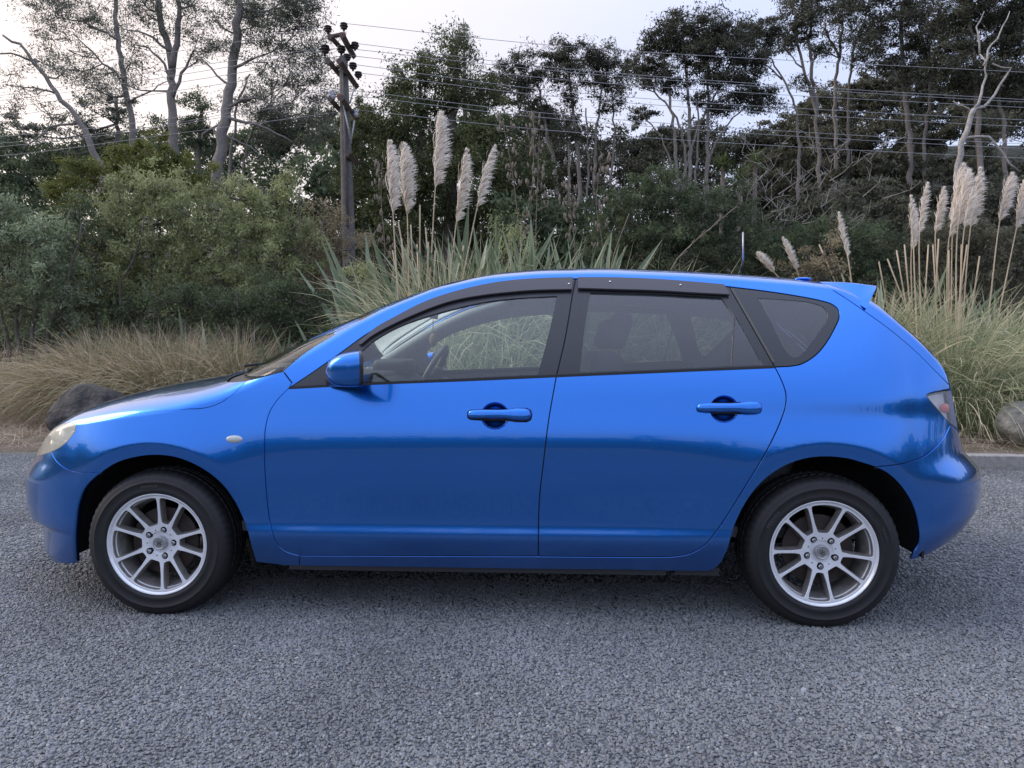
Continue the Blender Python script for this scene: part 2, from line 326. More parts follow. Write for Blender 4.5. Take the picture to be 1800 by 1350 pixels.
def panel(name, poly, m, parent, off=0., gap=.0023, holes=(), flange=.012, dx=.03, dw=.012, both=True, join=False, zmin=None):
    """part of the body skin inside poly (x0,w); off = distance in front of the skin"""
    Q = shrink(poly, gap); H = [shrink(h, -gap)[::-1] for h in holes]
    lo, hi = Q.min(0), Q.max(0)
    xs = np.arange(lo[0], hi[0], dx); ws = np.unique(np.round(np.concatenate([np.arange(lo[1], hi[1], dw), np.arange(lo[1], min(hi[1], .32), .005)]) if dw < .02 else np.arange(lo[1], hi[1], dw), 4)); ws = ws[np.concatenate([[True], np.diff(ws) > .0035])]
    extra = np.concatenate([np.linspace(-2.199, -2.13, 12), np.linspace(2.13, 2.199, 12)]); extra = extra[(extra > lo[0]) & (extra < hi[0])]
    xs = np.unique(np.concatenate([xs, extra]))
    gr = np.array(np.meshgrid(xs, ws, indexing='ij')).reshape(2, -1).T
    ok = pip(gr, Q)
    for h in H: ok &= ~pip(gr, h)
    gr = gr[ok]
    for lp in [Q]+H: gr = gr[dseg(gr, lp) > (np.where(gr[:, 1] < .32, .003, dw*.55) if dw < .02 else dw*.55)] if len(gr) else gr
    pts = [Vector(q) for q in Q]; ed = [(i, (i+1) % len(Q)) for i in range(len(Q))]; loops = [list(range(len(Q)))]
    for h in H:
        o = len(pts); pts += [Vector(q) for q in h]; ed += [(o+i, o+(i+1) % len(h)) for i in range(len(h))]; loops.append(list(range(o, o+len(h))))
    pts += [Vector(q) for q in gr]
    sc_ = [Vector((p.x, p.y)) for p in pts]
    vo, _, fo, vorig, _, _ = delaunay_2d_cdt(sc_, ed, [], 0, 1e-6)
    A = np.array([v[:] for v in vo]); F = np.array([f for f in fo if len(f) == 3]); cen = A[F].mean(1)
    ok = pip(cen, Q)
    for h in H: ok &= ~pip(cen, h)
    F = F[ok]; V3 = P(A[:, 0], A[:, 1])
    if zmin is not None: F = F[V3[F][:, :, 2].min(1) > zmin]
    N = PN(A[:, 0], A[:, 1]); V3 = V3 + N*off
    fn = np.cross(V3[F[:, 1]]-V3[F[:, 0]], V3[F[:, 2]]-V3[F[:, 0]]); fl = np.sum(fn*N[F[:, 0]], 1) < 0; F[fl] = F[fl][:, ::-1]
    remap = {}
    for i, og in enumerate(vorig):
        for k in og: remap[k] = i
    V = list(V3); NN = list(N); FF = [tuple(f) for f in F]
    if flange:
        for lp in loops:
            ids = [remap.get(k) for k in lp]; ids = [k for k in ids if k is not None]
            base = len(V); n_ = len(ids); L3 = V3[ids]; tn = np.roll(L3, -1, 0)-np.roll(L3, 1, 0); sn = np.cross(tn, N[ids]); sn /= np.linalg.norm(sn, axis=1)[:, None]+1e-9
            for a in (0, 1):
                for k in range(n_): V.append(L3[k]-N[ids[k]]*flange*a); NN.append(sn[k] if a else (sn[k]+N[ids[k]])*.7)
            for k in range(n_):
                k2 = (k+1) % n_
                if (abs(L3[k][1]) < 1e-3 and abs(L3[k2][1]) < 1e-3): continue
                FF.append((base+k, base+n_+k, base+n_+k2, base+k2))
    V = np.array(V); NN = np.array(NN)
    Vm = V*[1, -1, 1]; Nm = NN*[1, -1, 1]; Fm = [f[::-1] for f in FF]
    res = []
    if join:
        o = len(V); mid = np.abs(V[:, 1]) < 5e-4; new = np.where(mid, np.arange(o), o+np.cumsum(~mid)-1); NN = NN.copy(); NN[mid, 1] = 0
        me = mesh(name, np.vstack([V, Vm[~mid]]), FF+[tuple(int(new[i]) for i in f) for f in Fm], m, normals=np.vstack([NN, Nm[~mid]]))
        res.append(obj(name, me, parent))
    else:
        res.append(obj(name, mesh(name, V, FF, m, normals=NN), parent if not isinstance(parent, tuple) else parent[0]))
        if both: res.append(obj(name, mesh(name, Vm, Fm, m, normals=Nm), parent if not isinstance(parent, tuple) else parent[1]))
    return res
def ribbon(name, chain, m, parent, width=.022, off=-.009, both=True):
    """dark strip behind a shut line"""
    C_ = np.array(chain); p = P(C_[:, 0], C_[:, 1]); N = PN(C_[:, 0], C_[:, 1]); T = np.gradient(p, axis=0); S = np.cross(T, N); S /= np.linalg.norm(S, axis=1)[:, None]+1e-9
    V = np.vstack([p+N*off-S*width/2, p+N*off+S*width/2]); k = len(p); F = [(i, i+1, k+i+1, k+i) for i in range(k-1)]
    parts = [(V, F)] + ([(V*[1, -1, 1], F)] if both else [])
    return merge(parts)

car = obj('hatchback_car', None, None, (0, 0, 0))
tag(car, 'blue metallic five-door hatchback car with silver ten-spoke wheels parked on the gravel', 'car')

# traced feature lines
A_gap = tr([(508, 682), (490, 700), (475, 722), (467, 750), (465, 790), (467, 850), (475, 920), (484, 950), (500, 968), (527, 977)])
B_low = tr([(978, 661), (965, 735), (955, 815), (948, 880), (946, 978)])
B_up = tr([(1012, 490), (1006, 520), (994, 592), (978, 661)])
C_gap = tr([(1362, 645), (1373, 667), (1381, 690), (1381, 712), (1370, 745), (1345, 797), (1313, 850), (1280, 903), (1256, 938), (1235, 961), (1210, 974), (1180, 979)])
D1 = tr([(527, 977), (740, 977.5), (946, 978)], 20)
D2 = tr([(946, 978), (1070, 979), (1180, 979)], 20)
belt1 = tr([(508, 682), (640, 675), (820, 668), (978, 661)], 20)
belt2 = tr([(978, 661), (1170, 653), (1362, 645)], 20)
belt3 = tr([(1362, 645), (1386, 644)], 8)
top1 = tr([(508, 682), (550, 654), (600, 619), (640, 590), (680, 566), (720, 545), (760, 529), (800, 516), (850, 504), (900, 496.5), (950, 492), (1012, 490)])
top2 = tr([(1012, 490), (1080, 490), (1150, 492.5), (1220, 498), (1282, 504)])
qtop = tr([(1282, 504), (1340, 511), (1400, 520), (1445, 529), (1463, 535), (1474, 545), (1475, 558), (1468, 575), (1452, 603), (1436, 622), (1420, 634), (1405, 641), (1386, 644)], 5)
rdslope = tr([(1282, 504), (1322, 574), (1362, 645)])
hoodgap = tr([(128, 745.5), (137, 747), (173, 737), (220, 730), (267, 724), (320, 720), (365, 716), (395, 704), (415, 688), (432, 670)])
fapil = tr([(498, 653), (513, 673)], 8)
hl_top = tr([(62, 803), (68, 787), (80, 768), (95, 753), (108, 746), (122, 743), (134, 746)], 5)
hl_bot = tr([(134, 746), (132, 757), (122, 772), (106, 786), (88, 795), (62, 803)], 5)
bf_gap = tr([(90, 795), (98, 809), (113, 822), (132, 829), (177, 831)], 5)
archF1 = tr([(129.5, 985), (129.5, 940), (135, 890), (147, 860), (160, 845), (177, 831)], 5)
archF2 = tr([(177, 831), (202, 815), (227, 806), (267, 800), (307, 803.5), (347, 819), (387, 848), (413, 883), (432, 925), (441, 958), (450, 988)], 5)
archR = tr([(1270, 986), (1280, 963), (1293, 920), (1318, 873), (1349, 839), (1389, 815), (1433, 804), (1483, 805.5), (1520, 815), (1539, 821)], 5)
archR2 = tr([(1539, 821), (1560, 832), (1582, 852), (1605, 888), (1615, 925), (1616, 955), (1606, 974)], 5)
rb_gap = tr([(1539, 821), (1575, 817), (1605, 810), (1632, 797), (1652, 778), (1664, 760), (1671, 745)], 5)
tl_in = tr([(1676, 684.5), (1655, 687), (1629, 695), (1636, 706), (1650, 722), (1671, 745), (1688, 757)], 5)
hatchL = tr([(1442, 497), (1480, 520), (1521, 548), (1569, 583), (1613, 621), (1642, 650), (1664, 672), (1676, 684.5)], 5)

hl0, hl_front, hl_back = hl_bot[-1], hl_top[0], hl_top[-1]
# --- hood, bumpers, fenders
cowl_in = [(hoodgap[-1][0]+.0, hoodgap[-1][1]), (-1.06, 1.30), (-1.13, 1.5), (-1.19, 1.75), (-1.215, 2.0)]
hood_poly = hl_top + hoodgap[2:] + spline(cowl_in, .05)[1:].tolist() + seg((-1.215, 2.0), (-2.2, 2.0), 40) + seg((-2.2, 2), (-2.2, 1.0), 8)[1:] + seg((-2.2, 1.0), hl_top[0], 10)[1:-1]
hood = panel('hood', hood_poly, PAINT, car, join=True, dw=.02)[0]
bumper_poly = seg((-2.2, 0), (archF1[0][0], 0.0), 20) + seg((archF1[0][0], 0), archF1[0], 2)[1:] + archF1[1:] + bf_gap[::-1] + [q for q in hl_bot if q[0] < bf_gap[0][0]-.004] + seg(hl_top[0], (-2.2, 1.0), 10)[1:] + seg((-2.2, 1.0), (-2.2, 0), 20)[1:-1]
front_bumper = panel('front_bumper', bumper_poly, PAINT, car, join=True, flange=.03)[0]
hl_poly = hl_top + hl_bot[1:-1]
sill_front = tr([(450, 988), (486, 992), (527, 999)], 8)
fender_poly = [q for q in hl_bot if q[0] > bf_gap[0][0]+.002] 
fender_poly = hoodgap[1:] + seg(hoodgap[-1], fapil[0], 8)[1:] + fapil[1:] + A_gap + seg(A_gap[-1], sill_front[-1], 3)[1:] + sill_front[::-1][1:] + archF2[::-1][1:] + bf_gap[::-1][1:] + [q for q in hl_bot if q[0] > bf_gap[0][0]+.004][::-1]
fenders = panel('front_fender', fender_poly, PAINT, car, flange=.03)
# --- shell: pillars, roof, sills, quarter panels
sill_bot = tr([(527, 999), (700, 1000), (900, 1001), (1100, 1002), (1252, 1003), (1270, 986)], 20)
wsx = [(fapil[0][0], fapil[0][1]), (-.70, 1.13), (-.5, 1.15), (-.3, 1.17), (-.12, 1.20), (.0, 1.30), (.06, 1.5), (.09, 1.75), (.10, 2.0)]
ws_edge = spline(wsx, .03).tolist(); ws_edge[-1] = (.10, 2.0)
hatch_top = spline([(1.55, 2.0), (1.545, 1.7), (1.52, 1.4), (1.47, 1.15), hatchL[0]], .03).tolist()
shell_poly = ws_edge + seg((.10, 2.0), (1.55, 2.0), 40)[1:] + hatch_top[1:] + hatchL[1:] + tl_in[1:-3] + rb_gap[::-1][1:] + archR[::-1][1:] + sill_bot[::-1][1:] + seg(sill_bot[0], D1[0], 3)[1:] + D1[1:] + D2[1:] + C_gap[::-1][1:] + belt3[1:] + qtop[::-1][1:] + top2[::-1][1:] + top1[::-1][1:] + fapil[::-1][:-1]
shell = panel('body_shell', shell_poly, PAINT, car, join=True, flange=.008)[0]
# --- rear bumper, tailgate
rb_in = rb_gap[-1]
tlq = tl_in[-1]
rb_poly = seg((archR2[-1][0], 0), (2.2, 0), 20) + seg((2.2, 0), (2.2, 2), 24)[1:] + seg((2.2, 2.0), (2.10, 2.0), 5)[1:] + spline([(2.10, 2.0), (2.09, 1.5), (2.06, 1.15), (tlq[0]+.03, tlq[1]+.02)], .03).tolist()[1:-1] + [tlq] + rb_gap[::-1] + archR2[1:] 
rear_bumper = panel('rear_bumper', rb_poly, PAINT, car, join=True, flange=.012)[0]
RUBBER = mat('tyre_rubber', (.013, .013, .014), .6, noise=(14, .35), bump=(160, .25, .0015))
ALLOY = mat('silver_alloy', (.88, .89, .92), .28, metal=.35, noise=(18, .10), bump=(400, .06, .0005))
ALLOYD = mat('dusty_alloy', (.33, .31, .29), .45, metal=.6, noise=(30, .35))
STEELD = mat('brake_iron', (.055, .040, .034), .6, metal=.3, noise=(30, .4))
NUTM = mat('lug_nut_chrome', (.35, .35, .36), .3, metal=.9)
CAPM = mat('cap_silver', (.42, .42, .42), .38, metal=.7)
EMBM = mat('emblem_dark', (.06, .06, .06), .4)
CHROME = mat('chrome', (.75, .75, .75), .12, metal=1)
REFL = mat('silver_reflector', (.86, .86, .88), .25, metal=.35)
REDL = mat('red_lens', (.75, .10, .05), .15, coat=1)
MIRG = mat('mirror_glass', (.8, .82, .85), .02, metal=1)
MARK = mat('marker_lens', (.52, .53, .50), .2, coat=.8, noise=(200, .25))
def hazy_lens(name, diff, amt, tint):
    m, n, l, b = new_mat(name); b.inputs['Base Color'].default_value = (*diff, 1); b.inputs['Roughness'].default_value = .12; b.inputs['Coat Weight'].default_value = .5
    tr_ = n.new('ShaderNodeBsdfTransparent'); tr_.inputs[0].default_value = (*tint, 1)
    mx = n.new('ShaderNodeMixShader'); mx.inputs[0].default_value = amt; l.new(tr_.outputs[0], mx.inputs[1]); l.new(b.outputs[0], mx.inputs[2]); l.new(mx.outputs[0], n['Material Output'].inputs[0])
    return m
HLENS = hazy_lens('yellowed_headlight_lens', (.88, .82, .66), .55, (.95, .9, .8))
TLENS = hazy_lens('clear_taillight_lens', (.80, .80, .84), .26, (.97, .97, .97))

# --- front doors
hand1 = tr([(870+24*math.cos(a), 731+23*math.sin(a)) for a in np.arange(24)*math.pi/12], raw=True)
hand2 = tr([(1273+24.5*math.cos(a), 719+23*math.sin(a)) for a in np.arange(24)*math.pi/12], raw=True)
fd = panel('front_door', belt1 + B_low[1:] + D1[::-1][1:] + A_gap[::-1][1:-1], PAINT, car, holes=[hand1], flange=.02)
rd = panel('rear_door', belt2 + C_gap[1:] + D2[::-1][1:] + B_low[::-1][1:-1], PAINT, car, holes=[hand2], flange=.02)
panel('door_lining', belt1 + B_low[1:] + D1[::-1][1:] + A_gap[::-1][1:-1], INNER, tuple(fd), off=-.055, flange=0, dx=.08, dw=.05)
panel('door_lining', belt2 + C_gap[1:] + D2[::-1][1:] + B_low[::-1][1:-1], INNER, tuple(rd), off=-.055, flange=0, dx=.08, dw=.05)
gl1 = tr([(637, 617), (655, 601), (696, 577), (740, 560), (800, 543), (850, 532), (900, 525.5), (978, 521)])
gl1 = gl1 + tr([(978, 521), (965, 580), (945, 657)])[1:] + tr([(945, 657), (800, 664), (638, 672)], 20)[1:] + tr([(638, 672), (636, 645), (637, 617)], 12)[1:-1]
gl2 = tr([(1038, 515), (1150, 516), (1266, 522)], 15) + tr([(1266, 522), (1289, 555), (1284, 642)], 12, raw=True)[1:] + tr([(1284, 642), (1150, 648), (1020, 653)], 20)[1:] + tr([(1020, 653), (1027, 590), (1038, 515)])[1:-1]
gl3 = tr([(1294, 560), (1317, 600), (1338, 640)], 12) + tr([(1338, 640), (1312, 641), (1288, 642)], 12)[1:] + tr([(1288, 642), (1291, 600), (1294, 560)], 12)[1:-1]
panel('window_frame', top1 + B_up[1:] + belt1[::-1][1:-1], BLACKTRIM, tuple(fd), off=-.001, holes=[gl1], dx=.04, dw=.02)
panel('window_frame', top2 + rdslope[1:] + belt2[::-1][1:] + B_up[::-1][1:-1], BLACKTRIM, tuple(rd), off=-.001, holes=[gl2, gl3], dx=.04, dw=.02)
panel('pillar_trim', top1 + B_up[1:] + belt1[::-1][1:-1], LINING, tuple(fd), off=-.010, holes=[gl1], dx=.06, dw=.04, flange=0)
panel('window_pane', gl1, GLASS, tuple(fd), off=-.006, gap=-.004, flange=0, dx=.05, dw=.03)
panel('window_pane', gl2, TINT, tuple(rd), off=-.006, gap=-.004, flange=0, dx=.05, dw=.03)
panel('quarter_light', gl3, TINT, tuple(rd), off=-.004, gap=-.003, flange=0, dx=.05, dw=.03)
vis1 = tr([(631, 606), (660, 580), (700, 557.5), (740, 537), (780, 522), (830, 508.5), (880, 499), (940, 493.5), (1007, 491.5)]) 
vis1 = vis1 + tr([(1007, 491.5), (1005, 512)], 10)[1:] + tr([(1005, 512), (940, 513.5), (890, 517.5), (850, 522), (800, 531), (760, 543.5), (700, 569), (655, 593), (636, 608)])[1:]
vis2 = tr([(1016, 491.5), (1090, 492), (1160, 495), (1220, 499.5), (1272, 504)], 12) + tr([(1272, 504), (1282, 521)], 10)[1:] + tr([(1282, 521), (1220, 518), (1150, 514), (1080, 512), (1016, 510)], 14)[1:]
panel('wind_deflector', vis1, VISOR, tuple(fd), off=.016, gap=0, flange=.012, dx=.03, dw=.01)
panel('wind_deflector', vis2, VISOR, tuple(rd), off=.016, gap=0, flange=.012, dx=.03, dw=.01)
for pts_, dd in (([(1000, 504)], fd), ([(1072, 500), (1195, 506)], rd)):
    for q in pts_:
        s_ = inv(*q); p_ = P(*s_)+PN(*s_)*.017
        for k, d_ in enumerate(dd):
            Vb, Fb = tube([p_, p_+PN(*s_)*.004], [.0045, .003], 10)
            obj('clip', mesh('clip', Vb*[1, 1-2*k, 1], Fb, CHROME), d_)
# mirror triangle
# --- quarter windows
qpoly = rdslope[::-1] + qtop[1:] + belt3[::-1][1:-1]
qhole = tr([(1334, 525), (1382, 528), (1427, 533), (1450, 543), (1454, 558), (1435, 588), (1409, 621), (1397, 627), (1386, 621), (1356, 565)], 5)
qw = panel('quarter_window', qpoly, FRIT, car, off=-.001, holes=[qhole], dx=.04, dw=.02, flange=.01)
panel('window_pane', qhole, TINT, tuple(qw), off=-.003, gap=-.003, flange=0, dx=.05, dw=.03)
sg = tr([(1287, 509), (1322, 570), (1360, 637)], 10)
WR = mat('weathered_rubber', (.09, .085, .07), .5); rv, rf = ribbon('x', sg, None, None, .010, .003, both=False)
for k in (0, 1): obj('seal_strip', mesh('seal_strip', rv*[1, 1-2*k, 1], rf, WR), car)
# --- windscreen, cowl
ws_low = spline([fapil[0], (-.93, 1.17), (-1.03, 1.4), (-1.10, 1.7), (-1.13, 2.0)], .04).tolist()
windscreen = panel('windscreen', [tuple(q) for q in ws_edge] + seg((.10, 2.0), (-1.13, 2.0), 30)[1:] + ws_low[::-1][1:-1], WSG, car, off=-.004, join=True, dx=.05, dw=.04, flange=0)[0]
rv, rf = ribbon('', [tuple(q) for q in ws_edge], None, None, .045, -.022, both=False)
for k in (0, 1): obj('windscreen_band', mesh('windscreen_band', rv*[1, 1-2*k, 1], rf, FRIT), windscreen)
C_ = spline([(q[0], q[1]-.050) for q in ws_edge[3:int(len(ws_edge)*.62)]], .04); pp = P(C_[:, 0], C_[:, 1])+PN(C_[:, 0], C_[:, 1])*np.linspace(-.058, -.042, len(C_))[:, None]
V, F = tube(pp, np.linspace(.042, .035, len(pp)), 12)
for k in (0, 1): obj('pillar_cover', mesh('pillar_cover', V*[1, 1-2*k, 1], F, LINING), car)
cowl = panel('cowl_panel', spline(cowl_in, .05).tolist() + seg((-1.215, 2), (-1.13, 2), 3)[1:] + ws_low[::-1][1:] + seg(fapil[0], hoodgap[-1], 6)[1:-1], PLASTIC, car, off=-.018, join=True, dx=.05, dw=.04, flange=0)[0]
# --- tailgate and rear lights
a_, b_ = tl_in[0], tl_in[-1]
a2, b2 = (a_[0]+.075, a_[1]+.02), (b_[0]+.085, b_[1]+.02)
tl_out = spline([a_, (a_[0]+.04, a_[1]+.01), a2, ((a2[0]+b2[0])/2+.006, (a2[1]+b2[1])/2), b2, ((b_[0]+b2[0])/2, b_[1]+.01), b_], .02).tolist()
tl_poly = [tuple(q) for q in tl_out] + tl_in[::-1][1:-1]
tail = panel('taillight', tl_poly, TLENS, car, flange=.02, dx=.015)
panel('reflector_bowl', tl_poly, REFL, tuple(tail), off=-.03, gap=.004, flange=0, dx=.02)
panel('dark_bezel', [tuple(q) for q in tl_out][3:-3] + seg(tuple(tl_out[-4]), (b_[0]+.03, b_[1]-.01), 2)[1:] + seg((b_[0]+.03, b_[1]-.01), (a_[0]+.035, a_[1]-.01), 6)[1:] + seg((a_[0]+.035, a_[1]-.01), tuple(tl_out[3]), 2)[1:-1], BLACKTRIM, tuple(tail), off=-.012, gap=0, flange=0, dx=.02)
s_ = inv(1668, 718); p_ = P(*s_)-PN(*s_)*.016
bm = bmesh.new(); bmesh.ops.create_uvsphere(bm, u_segments=14, v_segments=10, radius=.016); V0 = np.array([v.co[:] for v in bm.verts]); F0 = [tuple(v.index for v in f.verts) for f in bm.faces]; bm.free()
for k in (0, 1): obj('bulb', mesh('bulb', (V0*[1.1, .7, 1.3]+p_)*[1, 1-2*k, 1], F0, REDL), tail[k])
rbt = spline([(2.10, 2.0), (2.09, 1.5), (2.06, 1.15), (tlq[0]+.03, tlq[1]+.02)], .03).tolist()
tg_poly = [tuple(q) for q in hatch_top] + hatchL[1:] + [tuple(q) for q in tl_out[1:]] + [tuple(q) for q in rbt[::-1]] + seg((2.10, 2.0), (1.55, 2.0), 20)[1:-1]
rw = spline([(1.60, 2.0), (1.60, 1.7), (1.58, 1.35), (1.62, 1.16), (1.72, 1.10), (1.82, 1.10), (1.92, 1.18), (1.955, 1.4), (1.965, 1.7), (1.965, 2.0)], .03).tolist()
tailgate = panel('tailgate', [tuple(q) for q in hatch_top[::-1]][::-1] + hatchL[1:] + [tuple(q) for q in tl_out[1:]] + [tuple(q) for q in rbt[::-1]] + seg((2.10, 2.0), rw[-1], 5)[1:] + [tuple(q) for q in rw[::-1][1:]] + seg(rw[0], (1.55, 2.0), 3)[1:-1], PAINT, car, join=True, dx=.02)[0]
panel('rear_window', [tuple(q) for q in rw] + seg(rw[-1], rw[0], 14)[1:-1], TINT, tailgate, off=-.003, gap=-.006, join=True, dx=.04, dw=.04, flange=0)
# spoiler
sa, sc2 = P(*hatchL[0])+[.0, -.004, .004], P(*inv(1521, 546))+[.004, -.006, 0]; sb = onplane(1544, 502, (sa[1]+sc2[1])/2+.01)
sections = []
for fr in (-1, -.985, -.965, -.90, -.83, -.74, -.45, 0, .45, .74, .83, .90, .965, .985, 1):
    k = abs(fr); q = min(1, max(0, (.965-k)/.24)); q = q*q*(3-2*q); e = 0 if k < .97 else (.003 if k < .99 else .008); cr = .028*(1-k**2); pl = .035*(1-k**2)
    A = sa + [e, 0, -e*.5+cr*1.2]; B2 = sb + [-e+pl, 0, -e*.5+cr*.9]; Cc = sc2*(1-q) + (sb + [-.01, 0, -.028])*q + [pl*q-e*.3, 0, e+cr*.8*q]
    D_ = sa*(1-q) + (sa+[.0, 0, -.018])*q + [e*.5, 0, -.004+cr*q]
    top = [A*(1-t)+B2*t+np.array([0, 0, .006*math.sin(math.pi*t)]) for t in (0, .15, .4, .7, .93, 1)]
    sections.append([np.array([p[0], -p[1]*fr if False else abs(p[1])*fr, p[2]]) for p in top + [B2*.5+(B2*.8+Cc*.2)*.5+np.array([.002, 0, 0]), (B2+Cc)/2, Cc*.9+B2*.1, Cc, Cc*.8+D_*.2, D_]])
m_ = len(sections[0]); V = np.array(sections).reshape(-1, 3)
F = [(i*m_+j, i*m_+(j+1) % m_, (i+1)*m_+(j+1) % m_, (i+1)*m_+j) for i in range(len(sections)-1) for j in range(m_)] + [tuple(range(m_))[::-1], tuple((len(sections)-1)*m_+j for j in range(m_))]
sp_me = mesh('roof_spoiler', V, F, PAINT); obj('roof_spoiler', sp_me, car)
sp_me.shade_flat() if hasattr(sp_me, 'shade_flat') else None
sp_me.shade_smooth(); sp_me.set_sharp_from_angle(angle=rad(35))
# roof rail cover
s_ = inv(1415, 492.5); p_ = P(*s_)
for k in (0, 1):
    bm = bmesh.new(); bmesh.ops.create_uvsphere(bm, u_segments=16, v_segments=8, radius=1); V0 = np.array([v.co[:] for v in bm.verts]); F0 = [tuple(v.index for v in f.verts) for f in bm.faces]; bm.free()
    obj('roof_cap', mesh('roof_cap', (V0*[.036, .016, .007]+p_+[0, .02, .008])*[1, 1-2*k, 1], F0, PAINT), car)
# --- headlights
hl = panel('headlight', hl_poly, HLENS, car, flange=.01, dx=.015)
panel('reflector_bowl', hl_poly, CHROME, tuple(hl), off=-.045, gap=.006, flange=0, dx=.02)
for k in (0, 1):
    for (u, v, rr_) in ((100, 765, .030), (84, 782, .022)):
        s_ = inv(u, v); p_ = P(*s_)-PN(*s_)*.022
        V0, F0 = tube([p_+PN(*s_)*.012, p_, p_-PN(*s_)*.02], [rr_, rr_*.95, rr_*.5], 20)
        obj('lamp_ring', mesh('lamp_ring', V0*[1, 1-2*k, 1], F0, CHROME), hl[k])
# grille opening and number plate recess at the nose (front face)
gp = [tuple(q) for q in spline([(-2.2, .56), (-2.185, .57), (-2.165, .62), (-2.16, .72), (-2.17, .82), (-2.19, .88), (-2.2, .885)], .01)]
panel('grille', gp + seg((-2.2, .885), (-2.2, .56), 8)[1:-1], BLACKTRIM, front_bumper, off=.004, join=True, gap=0, flange=0, dx=.008)
gp = [tuple(q) for q in spline([(-2.2, .12), (-2.18, .13), (-2.165, .18), (-2.165, .28), (-2.18, .35), (-2.2, .36)], .01)]
panel('air_intake', gp + seg((-2.2, .36), (-2.2, .12), 6)[1:-1], BLACKTRIM, front_bumper, off=.004, join=True, gap=0, flange=0, dx=.008)
# --- side indicator
s_ = inv(412, 772); p_, nn = P(*s_), PN(*s_); tx = np.array([1, 0, 0])-nn*nn[0]; tx /= np.linalg.norm(tx); tz = np.cross(tx, nn); tz *= np.sign(tz[2])
def frame_pts(L, c, ax, an, az): return c + L[:, :1]*ax + L[:, 1:2]*an + L[:, 2:3]*az
bm = bmesh.new(); bmesh.ops.create_uvsphere(bm, u_segments=24, v_segments=12, radius=1); SV = np.array([v.co[:] for v in bm.verts]); SF = [tuple(v.index for v in f.verts) for f in bm.faces]; bm.free()
for k in (0, 1):
    si = obj('side_indicator', mesh('side_indicator', frame_pts(SV*[.034, .010, .0155], p_, tx, nn, tz)*[1, 1-2*k, 1], SF, MARK), car)
# --- door handles
def handle(cu, cv, hu, hv, door, L=.248):
    s_ = inv(cu, cv); p_, nn = P(*s_), PN(*s_); tx = np.array([1, 0, 0])-nn*nn[0]; tx /= np.linalg.norm(tx); tz = np.cross(tx, nn); tz *= np.sign(tz[2])
    q_ = inv(hu, hv); hc = P(*q_)
    st = [(0, .001, .006, .002), (.012, .011, .010, .007), (.05, .0155, .015, .009), (.18, .0175, .022, .010), (.35, .0165, .028, .010), (.5, .016, .030, .010), (.62, .0175, .029, .010), (.70, .021, .026, .011), (.745, .0225, .024, .011), (.755, .0235, .0255, .0125), (.9, .0235, .020, .012), (.965, .020, .014, .010), (.99, .011, .009, .006), (1, .001, .007, .002)]
    ring = []; n_ = 20
    for t, hh, oo, th in st:
        for j in range(n_):
            a = 2*math.pi*j/n_; ca, sa_ = math.cos(a), math.sin(a)
            ring.append(((t-.5)*L, oo+th*math.copysign(abs(sa_)**.75, sa_), hh*math.copysign(abs(ca)**.75, ca)))
    R_ = np.array(ring); F = [(i*n_+j, i*n_+(j+1) % n_, (i+1)*n_+(j+1) % n_, (i+1)*n_+j) for i in range(len(st)-1) for j in range(n_)]
    G = []
    for t, hh in ((-.5, 0), (-.495, .012), (-.45, .020), (-.3, .0225), (0, .022), (.15, .024), (.25, .028), (.42, .0285), (.485, .020), (.505, 0)):
        G += [((t*L*1.03), .0015, hh), ((t*L*1.03), .0015, -hh)]
    G = np.array(G); GF = [(2*i, 2*i+1, 2*i+3, 2*i+2) for i in range(9)]
    # bowl
    Bv, Bf, m_ = [], [], 28
    for i in range(9):
        f_ = i/8; r_b = math.cos(f_*math.pi/2)**.7
        for j in range(m_):
            a = 2*math.pi*j/m_; Bv.append((.056*r_b*math.cos(a), -.003-.019*math.sin(f_*math.pi/2), .054*r_b*math.sin(a)))
    Bf = [(i*m_+j, i*m_+(j+1) % m_, (i+1)*m_+(j+1) % m_, (i+1)*m_+j) for i in range(8) for j in range(m_)]
    for k in (0, 1):
        mz = [1, 1-2*k, 1]
        obj('door_handle', mesh('door_handle', frame_pts(R_, p_, tx, nn, tz)*mz, F, PAINT), door[k])
        obj('handle_shadow_plate', mesh('handle_shadow_plate', frame_pts(G, p_, tx, nn, tz)*mz, GF, SEAL_SHADE), door[k])  # flat black plate that paints the shadow outline around the handle
        obj('handle_recess', mesh('handle_recess', frame_pts(np.array(Bv), hc, tx, nn, tz)*mz, Bf, PAINT), door[k])
handle(878, 729.5, 870, 731, fd)
handle(1281, 717.5, 1273, 719, rd)
